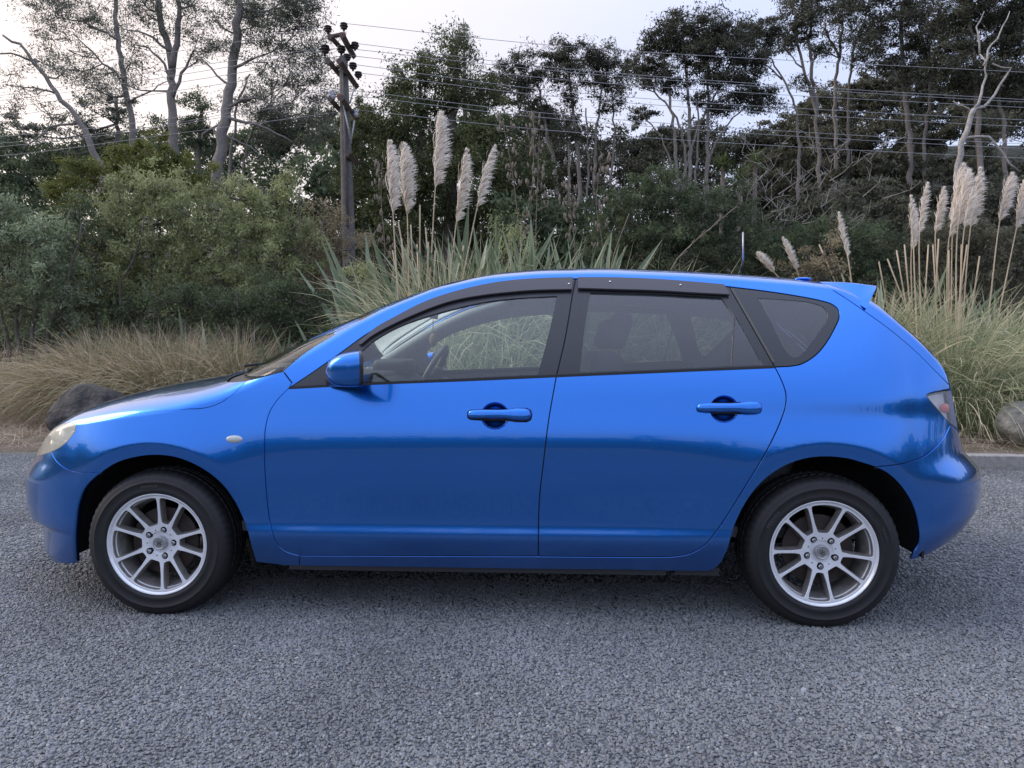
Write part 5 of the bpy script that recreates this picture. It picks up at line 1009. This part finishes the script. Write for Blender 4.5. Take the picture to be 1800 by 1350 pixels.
for nm_, dx_ in (('brown_bush_mass', 19), ('brown_bush_mass', 40), ('dark_bush_mass', -21)):      # the bush goes on beyond the edges of the frame
    o_ = bpy.data.objects[nm_].copy(); COL.objects.link(o_); o_.location = (dx_, 3.0, .4)
# bare twiggy bits on the hillside
pr = []
for _ in range(60):
    u, v = RNG.uniform(1290, 1560), RNG.uniform(250, 430); c = at(u, v, 19.5); 
    q = c+np.array([RNG.uniform(-.7, .7), -.3, RNG.uniform(.1, .6)]); pr.append(tube(spline([c, (c+q)/2+RNG.normal(0, .08, 3), q], .2), np.linspace(.012, .004, len(spline([c, (c+q)/2, q], .2))), 4, False)) if False else None
    S = spline([c, (c+q)/2+RNG.normal(0, .08, 3), q], .2); pr.append(tube(S, np.linspace(.013, .004, len(S)), 4, False))
    for _k in range(3): a = S[RNG.integers(1, len(S))]; b2_ = a+np.array([RNG.uniform(-.35, .35), 0, RNG.uniform(.05, .35)]); pr.append(tube([a, b2_], [.007, .003], 4, False))
V, F = merge(pr); tag(obj('dead_twigs', mesh('dead_twigs', V, F, DEADW)), kind='stuff')
# ------------------------------------------------------------------ SHRUBS
B_ = [('leafy_shrub', 'dark glossy shrub at the far left edge behind the dry grass', 9.6, [(20, 400, 60, 46), (70, 430, 60, 50), (10, 470, 70, 60), (90, 490, 60, 50), (40, 540, 80, 50), (110, 550, 40, 30), (0, 380, 30, 24)], L_SHRUB2, .052, 2.0),
      ('olive_shrub', 'tall fresh green shrub below the small cypress', 10.6, [(235, 330, 56, 26), (290, 322, 46, 28), (200, 370, 60, 40), (260, 380, 70, 50), (310, 380, 40, 40), (190, 430, 60, 44), (260, 440, 80, 50), (200, 490, 60, 40), (270, 500, 70, 46)], L_OLIVE, .052, 2.0),
      ('olive_shrub', 'broad fresh green shrub below the broad pine', 10.4, [(400, 345, 56, 26), (460, 330, 56, 28), (505, 318, 22, 18), (370, 385, 54, 40), (440, 390, 70, 44), (510, 380, 40, 44), (370, 440, 60, 46), (450, 450, 80, 50), (520, 440, 46, 50), (400, 500, 70, 40), (340, 480, 44, 44)], L_OLIVE, .052, 2.0),
      ('rusty_shrub', 'brownish straggly shrub at the foot of the power pole', 10.8, [(570, 385, 34, 26), (560, 420, 46, 36), (600, 440, 50, 36), (560, 470, 50, 40), (610, 480, 50, 30), (540, 500, 40, 36)], L_RUST, .036, 1.2),
      ('dark_shrub', 'low dark shrub above the sedge tussocks near the windscreen', 9.4, [(470, 520, 50, 36), (520, 530, 46, 40), (430, 540, 46, 30), (500, 570, 50, 36), (550, 560, 30, 36), (380, 530, 50, 30), (330, 530, 50, 30)], L_DGREEN, .038, 2.0),
      ('dark_shrub', 'dark shrub left of the fresh green shrubs', 10.2, [(150, 420, 36, 50), (140, 490, 44, 50), (150, 550, 60, 30), (230, 545, 60, 26), (130, 370, 24, 26)], L_DGREEN, .052, 1.7),
      ('ivy_covered_bush', 'dense dark green bush behind the rear roof with lighter top', 15.5, [(1110, 380, 60, 60), (1160, 340, 50, 40), (1200, 380, 60, 60), (1260, 370, 60, 50), (1120, 450, 80, 50), (1220, 450, 90, 50), (1300, 430, 60, 50), (1080, 430, 40, 50), (1150, 310, 34, 16)], L_DGREEN, .06, 2.1),
      ('ivy_covered_bush', 'dark green bush between the small plumes and the right plumes', 15.0, [(1380, 440, 60, 50), (1440, 430, 60, 50), (1500, 440, 60, 50), (1560, 450, 50, 50), (1420, 490, 90, 40), (1540, 500, 70, 40), (1340, 470, 50, 40)], L_DGREEN, .06, 2.0),
      ('ivy_covered_bush', 'dark scrub behind the right cluster of plumes', 14.5, [(1620, 440, 60, 50), (1680, 430, 60, 50), (1740, 440, 60, 50), (1800, 450, 50, 50), (1650, 500, 80, 40), (1760, 510, 80, 40), (1600, 560, 70, 40), (1700, 570, 90, 40), (1800, 570, 60, 40)], L_BROWN, .06, 2.0),
      ('young_shrub', 'small bright green shrub among the flax leaves', 9.0, [(905, 425, 26, 30), (900, 455, 34, 24), (630, 500, 26, 34), (640, 530, 30, 26)], L_OLIVE, .036, 1.5),
      ('seedling_shrub', 'fine olive shrub beside the three small plumes', 8.6, [(1425, 455, 16, 22), (1450, 440, 14, 22), (1410, 475, 40, 16), (1465, 470, 20, 20)], L_RUST, .03, 1.3)]
for i, (nm, lb, d, bl, lf, ls, dn) in enumerate(B_):
    u0 = np.mean([b[0] for b in bl]); v1 = max(b[1] for b in bl); tr_ = [([(u0+k*40, v1+30), (u0+k*70+10*math.sin(i+k), (v1+min(b[1] for b in bl))/2), (u0+k*95, min(b[1] for b in bl)+10)], .035, .01) for k in (-1, -.4, .3, 1)] if len(bl) > 4 else [([(u0, v1+30), (u0, v1-20)], .02, .008)]
    T(nm, lb, 'shrub', d, tr_, bl, lf, BARKD, ls, .42, dens=dn*1.15, seed=60+i, rs=.085, flat=.9, up=.6, deep=.35, sub=.022, shell=.3, twig=4, bs=(1.15, 1.15))
# ------------------------------------------------------------------ grasses, flax, plumes, rocks
def blades(n, base_r, L0, L1, w, lean, droop, rng, seg=6, wind=(0, 0), stiff=1.0, kink=0):
    """n arching blades as strips: returns V, F (quads) and per-vertex tint"""
    az = rng.uniform(0, 2*math.pi, n); rr = base_r*np.sqrt(rng.uniform(0, 1, n)); base = np.stack([rr*np.cos(az), rr*np.sin(az), np.zeros(n)], 1)
    th = rng.normal(0, 1, n)*lean*.5 + lean*rr/base_r; az2 = az+rng.normal(0, .5, n); L = rng.uniform(L0, L1, n); dr = droop*rng.uniform(.4, 1.5, n)
    d = np.stack([np.cos(az2)*np.sin(th), np.sin(az2)*np.sin(th), np.cos(th)], 1); pts = [base]; p = base.copy()
    for k in range(seg):
        p = p + d*(L/seg)[:, None]; pts.append(p.copy()); hor = np.stack([np.cos(az2), np.sin(az2), 0*az2], 1); d = unit(d + hor*(dr*.35/seg*2)[:, None]*.8 + np.array([wind[0], wind[1], 0])/seg - np.array([0, 0, 1])*(dr*(k+1)/seg*.9*2/seg*1.6)[:, None])
        if kink: d = unit(d+rng.normal(0, kink, (n, 3)))
    S = np.stack(pts, 1); side = unit(np.cross(d, rng.normal(size=(n, 3)))); ww = w*rng.uniform(.6, 1.3, n); prof = np.array([.7]+[1]*(seg-2)+[.75, .08])[:seg+1] if seg >= 3 else np.ones(seg+1)
    A = S - side[:, None]*(ww[:, None]*prof[None])[..., None]/2; B = S + side[:, None]*(ww[:, None]*prof[None])[..., None]/2
    V = np.stack([A, B], 2).reshape(n, -1, 3); m = (seg+1)*2; F = np.array([(2*i, 2*i+1, 2*i+3, 2*i+2) for i in range(seg)]); F = (np.arange(n)[:, None, None]*m+F[None]).reshape(-1, 4)
    t = np.repeat(rng.uniform(0, 1, n), m) + np.tile(np.repeat(np.linspace(-.15, .25, seg+1), 2), n)
    V = V.reshape(-1, 3); V[:, 2] = np.maximum(V[:, 2], .01); return V, F, t
def blade_mat(name, cols, rough=.6, trans=.3):
    m = leaf_mat(name, cols[0], cols[-1], rough, trans); r = [q for q in m.node_tree.nodes if q.type == 'VALTORGB'][0].color_ramp
    for i, c in enumerate(cols[1:-1]): e = r.elements.new((i+1)/(len(cols)-1)); e.color = (*c, 1)
    return m
G_SEDGE = blade_mat('brown_sedge_blades', [(.12, .15, .07), (.22, .22, .12), (.40, .33, .21), (.64, .54, .38)])
G_PAMP = blade_mat('pampas_blades', [(.14, .19, .09), (.28, .35, .19), (.46, .47, .28), (.72, .64, .44)])
G_STRAW = blade_mat('dead_straw', [(.30, .23, .17), (.52, .42, .32), (.72, .61, .49)])
G_MOSS = blade_mat('mossy_grass', [(.10, .13, .04), (.24, .27, .11), (.34, .32, .18)])
CULM = mat('straw_coloured_stem', (.50, .40, .27), .6, noise=(3, .25)); PLUME = blade_mat('cream_plume', [(.66, .58, .50), (.84, .77, .69), (.92, .88, .82)], .8, .45)
def place(name, me, x, y, rz, s, label, cat, group, kind=None):
    o = obj(name, None, None, (x, y, float(G(x, y)))); tag(o, label, cat, group); c = obj('blades', me, o, None, (0, 0, rz), s); tag(c, kind='stuff'); return o
sed = []
for k in range(3):
    r_ = np.random.default_rng(100+k); V, F, t = blades(3200, .30, .8, 1.35, .0065, .62, 1.15, r_, 6, (-.15, 0)); sed.append(tinted('sedge_blades', V, F, G_SEDGE, t))
SED = [(165, 9.1, 1.0, 'arching brown sedge tussock leftmost behind the boulder'), (250, 8.9, .98, 'arching brown sedge tussock right behind the boulder'), (335, 8.8, 1.0, 'brown sedge tussock above the middle of the bonnet'), (420, 8.9, 1.02, 'brown sedge tussock nearest the windscreen wipers'), (50, 9.6, .70, 'low faded sedge tussock at the left edge'), (290, 9.7, 1.02, 'sedge tussock in the second row behind the bonnet'), (200, 9.8, .98, 'sedge tussock in the second row behind the boulder'), (495, 9.5, .85, 'half-hidden sedge tussock behind the windscreen pillar')]
for i, (u, d, s, lb) in enumerate(SED):
    p = at(u, 760, d); place('sedge_tussock', sed[i % 3], p[0], p[1], i*1.9, (s*1.0, s*1.0, s*.98), lb, 'grass tussock', 'sedge tussocks behind the front of the car')
# dead straw lying on the verge
def straw(name, x0, x1, y0, y1, n, L, h, seed, m=G_STRAW, w=.005):
    r_ = np.random.default_rng(seed); V, F, t = blades(n, 1, L*.5, L, w, 1.45, 1.0, r_, 4, kink=.12); k = 10
    off = np.stack([r_.uniform(x0, x1, n), r_.uniform(y0, y1, n)], 1); V = V.reshape(n, k, 3); V -= V[:, :1]*[1, 1, 0]; V[..., :2] += off[:, None]; V[..., 2] = V[..., 2]*h + G(V[..., 0], V[..., 1]) + .01
    tag(obj(name, tinted(name, V.reshape(-1, 3), F, m, t)), kind='stuff')
straw('dry_straw', -8, -2.2, 3.75, 5.1, 9000, .38, .5, 5)
straw('dry_straw', -7.5, -2.6, 4.6, 6.2, 6000, .7, .9, 6)
straw('dead_grass_tangle', -8.5, -4.4, 4.6, 7.0, 5000, 1.3, .9, 7, w=.0055)
straw('dry_straw', 1.5, 8.0, 3.4, 5.2, 7000, .45, .4, 8)
straw('dead_grass_tangle', 3.0, 8.0, 4.2, 6.0, 2200, 1.1, .6, 9, w=.0055)
straw('mossy_grass', -8, -2.5, 3.42, 3.8, 5000, .05, .5, 10, G_MOSS, .003)
straw('mossy_grass', 3.2, 8, 2.98, 3.22, 4200, .045, .6, 11, G_MOSS, .003)
straw('mossy_grass', 3.0, 8, 3.36, 3.62, 4000, .06, .6, 12, G_MOSS, .003)
straw('mossy_grass', -5, 0, 2.6, 3.6, 260, .04, .5, 13, G_MOSS, .003)
# pampas plumes: an axis with drooping filaments on the lee side
def plume_mesh(seed, n=1000, wid=.17, bend=.12, L=1.0):
    r_ = np.random.default_rng(seed); s = r_.uniform(0, 1, n)**.9; ax = np.stack([bend*s**2, 0*s, s], 1); env_ = np.minimum(1, (1-s)*2.2+.06)**.8*np.minimum(1, .55+s*3)
    az = r_.normal(0, 1.0, n); d = unit(np.stack([np.cos(az)*.55+.12, np.sin(az)*.5, np.full(n, .95)], 1)); Lf = (.16+.13*r_.uniform(0, 1, n))*env_*(wid/.17)+.03; p = ax.copy(); P_ = [p.copy()]
    tuft = np.sin(s*55)*.25+1
    for k in range(4):
        p = p+d*(Lf*tuft/4)[:, None]; P_.append(p.copy()); d = unit(d+np.array([.50, 0, -.30])*(.35+.22*k)+r_.normal(0, .12, (n, 3)))
    S = np.stack(P_, 1); side = unit(np.cross(d, r_.normal(size=(n, 3)))); wp = np.array([.0045, .0065, .0060, .0045, .0012])
    A = S-side[:, None]*wp[None, :, None]; B = S+side[:, None]*wp[None, :, None]; V = np.stack([A, B], 2).reshape(-1, 3); F = np.array([(2*i, 2*i+1, 2*i+3, 2*i+2) for i in range(4)]); F = (np.arange(n)[:, None, None]*10+F[None]).reshape(-1, 4)
    t = np.repeat(r_.uniform(.1, 1, n), 10)+np.tile(np.repeat([-.3, -.1, .05, .2, .3], 2), n)
    return tinted('plume', V, F, PLUME, t)
PL = [plume_mesh(200+k, n=(1000, 760, 1250, 620, 900)[k], wid=(.17, .14, .20, .15, .18)[k], bend=(.12, .05, .16, .20, .08)[k]) for k in range(5)]
def axes(a, b_):
    z = b_-a; L = np.linalg.norm(z); z = z/L; x = unit(cR-z*(cR@z)); y = np.cross(z, x); return Matrix(((x[0], y[0], z[0]), (x[1], y[1], z[1]), (x[2], y[2], z[2]))), L
def pampas(name, label, d, u0, foot_v, plumes, stems, gsets, group):
    p = at(u0, foot_v, d); gx_, gy_ = p[0], p[1]; O = np.array([gx_, gy_, float(G(gx_, gy_))]); root = obj(name, None, None, tuple(O)); tag(root, label, 'pampas grass', group)
    for i, (tu, tv, bu, bv, su, sv_, wf) in enumerate(plumes):
        dd = d+((i*37) % 7-3)*.09; tip, bot, st = at(tu, tv, dd), at(bu, bv, dd), at(su, sv_, dd); R_, L = axes(bot, tip)
        # the unit plume leans by its own bend; straighten so its tip meets the traced tip
        o = obj('plume', PL[(i*2+len(plumes)) % 5], root); q = R_.to_4x4()@Matrix.Rotation(-.10, 4, 'Y'); W = wf*L*.80
        o.matrix_world = Matrix.Translation(Vector(bot-O))@q@Matrix.Diagonal((W, W, L*1.0, 1))
        f_ = st+(st-bot)*.5; f_[2] = max(O[2]+.1, f_[2]); S = spline([f_-O, st-O, bot-O, bot-O+(tip-bot)*.5], .25); V, F = tube(S, np.linspace(.0105, .005, len(S)), 6); obj('stem', mesh('stem', V, F, CULM), root)
    for (tu, tv, su, sv_) in stems:
        tip, st = at(tu, tv, d+RNG.uniform(-.3, .3)), at(su, sv_, d); V, F = tube(spline([st+(st-tip)*.5-O, st-O, tip-O], .4), [.010]*0 or .0085, 5); obj('stem', mesh('stem', V, F, CULM), root)
    for (dx, dy, n, L0, L1, w, ln, dr, sd) in gsets:
        V, F, t = blades(n, .34, L0, L1, w, ln, dr, np.random.default_rng(sd), 8); x_, y_ = gx_+dx, gy_+dy
        tag(obj('leaf_blades', tinted('leaf_blades', V+[dx, dy, float(G(x_, y_))-O[2]], F, G_PAMP, t), root), kind='stuff')
    return root
pampas('pampas_grass', 'pampas grass with five tall cream plumes behind the front door', 8.3, 775, 740,
  [(684, 250, 691, 378, 700, 525, .95), (708, 256, 716, 380, 719, 520, .85), (777, 199, 765, 332, 756, 500, .95), (826, 264, 802, 394, 790, 495, .95), (863, 256, 838, 368, 813, 490, .95)],
  [(722, 395, 728, 520), (733, 430, 737, 520), (753, 425, 750, 510), (738, 360, 738, 500), (706, 420, 712, 520), (815, 432, 800, 495), (700, 390, 722, 520), (748, 400, 757, 520), (765, 440, 762, 500), (690, 440, 705, 530)],
  [(.1, 0, 900, 1.4, 2.4, .0075, .28, .95, 301), (.75, .1, 1100, 1.4, 2.5, .0075, .6, 1.1, 302), (1.7, .3, 700, 1.3, 2.4, .0075, .65, 1.1, 303), (2.7, .4, 600, 1.2, 2.3, .007, .6, 1.1, 308), (.6, -.5, 700, .7, 1.5, .006, .6, 1.2, 309)], 'pampas grasses')
pampas('pampas_grass', 'pampas grass with crowded tall plumes at the right behind the rear bumper', 8.3, 1665, 760,
  [(1606, 344, 1606, 438, 1612, 590, .8), (1626, 322, 1616, 412, 1620, 600, .9), (1659, 330, 1644, 412, 1660, 600, .9), (1690, 291, 1675, 400, 1672, 600, .9), (1706, 300, 1684, 398, 1680, 600, .9), (1727, 296, 1706, 400, 1690, 600, 1.05), (1694, 318, 1668, 420, 1665, 600, .9), (1712, 330, 1695, 402, 1684, 600, .9), (1776, 306, 1757, 390, 1733, 600, .95), (1803, 318, 1786, 405, 1748, 590, .95), (1614, 372, 1602, 440, 1606, 600, .9)],
  [(1576, 440, 1600, 580), (1590, 430, 1604, 590), (1632, 430, 1622, 590), (1640, 430, 1650, 600), (1650, 420, 1640, 600), (1700, 430, 1675, 610), (1690, 430, 1688, 600), (1722, 450, 1700, 600), (1560, 455, 1600, 560), (1668, 440, 1668, 600)],
  [(0, 0, 1500, 1.0, 1.9, .007, .5, 1.0, 304), (.65, .0, 1900, .8, 1.6, .0065, .75, 1.25, 305), (-.7, .4, 1200, .9, 1.75, .007, .5, 1.0, 306), (1.3, .3, 1500, .8, 1.6, .0065, .75, 1.2, 310), (.0, -.3, 1300, .7, 1.3, .006, .95, 1.4, 311)], 'pampas grasses')
pampas('pampas_grass', 'pampas grass with three small drooping plumes behind the spoiler', 8.6, 1420, 720,
  [(1472, 375, 1491, 455, 1497, 500, .8), (1376, 418, 1402, 478, 1410, 510, .9), (1329, 447, 1362, 480, 1380, 500, 1.2)],
  [(1545, 460, 1560, 540), (1440, 430, 1470, 500)], [(-.2, .1, 900, .8, 1.7, .007, .5, .9, 307), (.8, .1, 1100, .9, 1.8, .0075, .45, .8, 312)], 'pampas grasses')
# flax
L_FLAX = leaf_mat('glaucous_flax_leaf', (.11, .15, .085), (.38, .44, .30), rough=.35, trans=.15)
FL = []
for k, (L_, w, dr) in enumerate(((1.0, .030, .10), (1.0, .026, .35), (1.0, .034, .02), (1.0, .026, .7))):
    V, F = strap_leaf(L_, w, dr, 7, .45); FL.append([tinted('leaf', V, F, L_FLAX, np.full(len(V), t_)+np.linspace(-.08, .08, len(V))) for t_ in (.2, .5, .85)])
FLAX = [(612, 9.2, 16, 1.35, 'flax clump with splayed leaves left of the five plumes'), (700, 9.2, 32, 2.3, 'flax clump of upright leaves behind the first two plumes'), (830, 9.3, 36, 2.5, 'flax clump of upright leaves right behind the five plumes'), (930, 9.1, 38, 2.5, 'flax clump above the middle of the roof'), (1020, 9.0, 34, 2.3, 'flax clump with spread leaves at the right end of the row'), (505, 9.0, 14, 1.2, 'small broken flax plant among the dark shrubs'), (370, 9.1, 9, 1.35, 'few bent flax leaves sticking out of the green shrub'), (1760, 9.6, 18, 1.5, 'flax clump behind the rightmost plumes'), (1560, 9.4, 22, 1.8, 'flax clump between the spoiler and the right plumes')]
for i, (u, d, n_, L_, lb) in enumerate(FLAX):
    p = at(u, 740, d); g = float(G(p[0], p[1])); root = obj('flax', None, None, (p[0], p[1], g)); tag(root, lb, 'flax', 'flax clumps on the verge'); r_ = np.random.default_rng(400+i)
    for k in range(n_*2):
        o = obj('leaf', FL[r_.integers(0, 4) if r_.random() < .6 else 0][r_.integers(0, 3)], root); s = L_*r_.uniform(.65, 1.08); az = r_.uniform(0, 6.28); el = np.clip(r_.normal(1.20, .23), .5, 1.5)
        o.matrix_world = Matrix.Translation((r_.uniform(-.35, .35), r_.uniform(-.15, .15), 0))@Matrix.Rotation(az, 4, 'Z')@Matrix.Rotation(-el, 4, 'Y')@Matrix.Rotation(r_.uniform(-1.5, 1.5), 4, 'X')@Matrix.Scale(s, 4)
# flax flower stalks with seed pods
POD = mat('dry_seed_pods', (.20, .165, .13), .8, noise=(20, .3)); STK = mat('dark_flax_stalk', (.16, .12, .09), .8)
pm = mesh('pods', *lathe([(0, 0), (.011, .015), (.014, .04), (.008, .075), (0, .085)], 5), POD)
for i, (u0, v0, u1, v1, u2, v2, lb) in enumerate(((912, 410, 900, 300, 884, 215, 'flax seed stalk directly right of the fifth plume'), (905, 470, 935, 330, 938, 215, 'tall flax seed stalk with pale pods right of the five plumes'), (942, 410, 945, 320, 948, 240, 'flax seed stalk with spreading pods above mid roof'), (1010, 430, 998, 330, 1004, 280, 'drooping reddish flax seed stalk'), (1060, 440, 1048, 360, 1056, 290, 'flax seed stalk with pinkish pod clusters near the pale trunks'), (676, 430, 670, 350, 672, 285, 'flax seed stalk partly behind the leftmost plume'))):
    d = 9.7; p = at(u0, v0, d); b0 = p.copy(); b0[2] = float(G(p[0], p[1])); root = obj('flax_seed_stalk', None, None, tuple(b0)); tag(root, lb, 'seed stalk', 'flax seed stalks'); S = spline([b0, at(u0, v0, d), at(u1, v1, d), at(u2, v2, d)], .15); V, F = tube(S-b0, np.linspace(.013, .004, len(S)), 5); obj('stalk', mesh('stalk', V, F, STK), root)
    top = S[len(S)*55//100:]; r_ = np.random.default_rng(500+i); pr = []; pv, pf = lathe([(0, 0), (.011, .015), (.014, .04), (.008, .075), (0, .085)], 5); pv = pv[:, [0, 2, 1]]
    for k in range(17):
        q = top[r_.integers(0, len(top))]; az = r_.uniform(0, 6.28); e = q+np.array([math.cos(az)*.13, math.sin(az)*.13, .05])*r_.uniform(.5, 1.2); pr.append(tube([q-b0, e-b0], .003, 4, False))
        for _k in range(3): pr.append((pv@rotm(r_.uniform(0, 6.28), r_.uniform(-.4, .4)).T+e-b0+r_.normal(0, .02, 3), pf))
    V, F = merge(pr); tag(obj('pods', mesh('pods', V, F, POD), root), kind='stuff')
# dry branches that stick up above the roof
for i, (pts, lb) in enumerate((([(1180, 472), (1215, 430), (1250, 400), (1288, 368)], 'dry feathery grass stem slanting above the rear door roof'), ([(1075, 465), (1085, 430), (1106, 375)], 'thin pale stick above the roof beside the flax'))):
    p3 = [at(u, v, 9.6) for u, v in pts]; g = p3[0]+(p3[0]-p3[1])*1.3; g[2] = float(G(g[0], g[1])); O = g.copy(); S = spline([g]+p3, .15); pr = [tube(S-O, np.linspace(.012, .004, len(S)), 5)]
    if i == 0:
        for k in range(16): q = S[len(S)//2+k*(len(S)//2)//16]; pr.append(tube([q-O, q-O+np.array([.06+.1*RNG.random(), 0, .05+.08*RNG.random()])*(1 if k % 2 else .7)], .004, 4, False))
    V, F = merge(pr); o = obj('dry_stem', mesh('dry_stem', V, F, mat('dry_stem_%d' % i, (.28, .22, .17), .8)), None, tuple(O)); tag(o, lb, 'dry stem')
# rocks
def rock(name, label, u, d, size, seed, col, sink=.2, rz=0):
    bm = bmesh.new(); bmesh.ops.create_icosphere(bm, subdivisions=4, radius=1); r_ = np.random.default_rng(seed); co = np.array([v.co[:] for v in bm.verts]); pl = unit(r_.normal(size=(16, 3))); h = r_.uniform(.72, .98, 16)
    for k in range(16): dd = co@pl[k]; ex = np.maximum(0, dd-h[k]); co -= ex[:, None]*pl[k]*.92
    n3 = sum(np.sin(co@(r_.normal(size=3)*f_)+r_.uniform(0, 6))/f_ for f_ in (4, 7, 11, 17, 25, 33)); co += unit(co)*n3[:, None]*.12
    for v, c in zip(bm.verts, co): v.co = Vector(c*size)
    me = bpy.data.meshes.new(name); bm.to_mesh(me); bm.free(); me.materials.append(col); p = at(u, 760, d); me.polygons.foreach_set('use_smooth', [True]*len(me.polygons)); me.set_sharp_from_angle(angle=rad(30))
    o = obj(name, me, None, (p[0], p[1], float(G(p[0], p[1]))+size[2]*(1-sink*2)), (0, 0, rz)); tag(o, label, 'rock'); return o
def rock_mat(name, c1, c2):
    m, n, l, b = new_mat(name); t = n.new('ShaderNodeTexCoord'); x = n.new('ShaderNodeTexNoise'); x.inputs['Scale'].default_value = 5; x.inputs['Detail'].default_value = 10; x.inputs['Roughness'].default_value = .7; l.new(t.outputs['Object'], x.inputs['Vector'])
    r = n.new('ShaderNodeValToRGB'); r.color_ramp.elements[0].color = (*c1, 1); r.color_ramp.elements[1].color = (*c2, 1); r.color_ramp.elements[0].position = .38; r.color_ramp.elements[1].position = .68; l.new(x.outputs[0], r.inputs[0]); l.new(r.outputs[0], b.inputs['Base Color']); b.inputs['Roughness'].default_value = .9
    x2 = n.new('ShaderNodeTexNoise'); x2.inputs['Scale'].default_value = 14; x2.inputs['Detail'].default_value = 10; l.new(t.outputs['Object'], x2.inputs['Vector']); q = n.new('ShaderNodeBump'); q.inputs['Distance'].default_value = .05; q.inputs['Strength'].default_value = .8; l.new(x2.outputs[0], q.inputs['Height']); l.new(q.outputs[0], b.inputs['Normal']); return m
rock('boulder', 'dark basalt boulder behind the front left of the bonnet', 162, 7.45, (.42, .30, .42), 5, rock_mat('dark_basalt', (.022, .021, .022), (.12, .105, .09)), .13, .4)
rock('boulder', 'grey lichen-spotted boulder at the right edge above the kerb', 1806, 7.15, (.36, .30, .27), 9, rock_mat('lichened_rock', (.11, .11, .10), (.34, .33, .29)), .15, .9)
# treeline on the rise behind the photographer, mirrored in the paint
rb = np.random.default_rng(77); LV, LT = [], []
for a in np.linspace(-math.pi*1.08, .08*math.pi, 120):
    R0 = rb.uniform(40, 46); x, y = R0*math.cos(a), R0*math.sin(a); g = float(G(x, y))
    c = np.array([x, y, g+rb.uniform(-.2, 1.2)]); p, t, _ = clump_pts(c, np.array([1.9, 1.9, rb.uniform(1.0, 2.2)]), 22, 24, .5, rb, .6, .5); LV.append(p); LT.append(t)
V, F, t = leaf_tris(np.concatenate(LV), .5, .5, .3, np.concatenate(LT), rb); tag(obj('distant_treeline', tinted('distant_treeline', V, F, L_DGREEN, t)), kind='stuff')
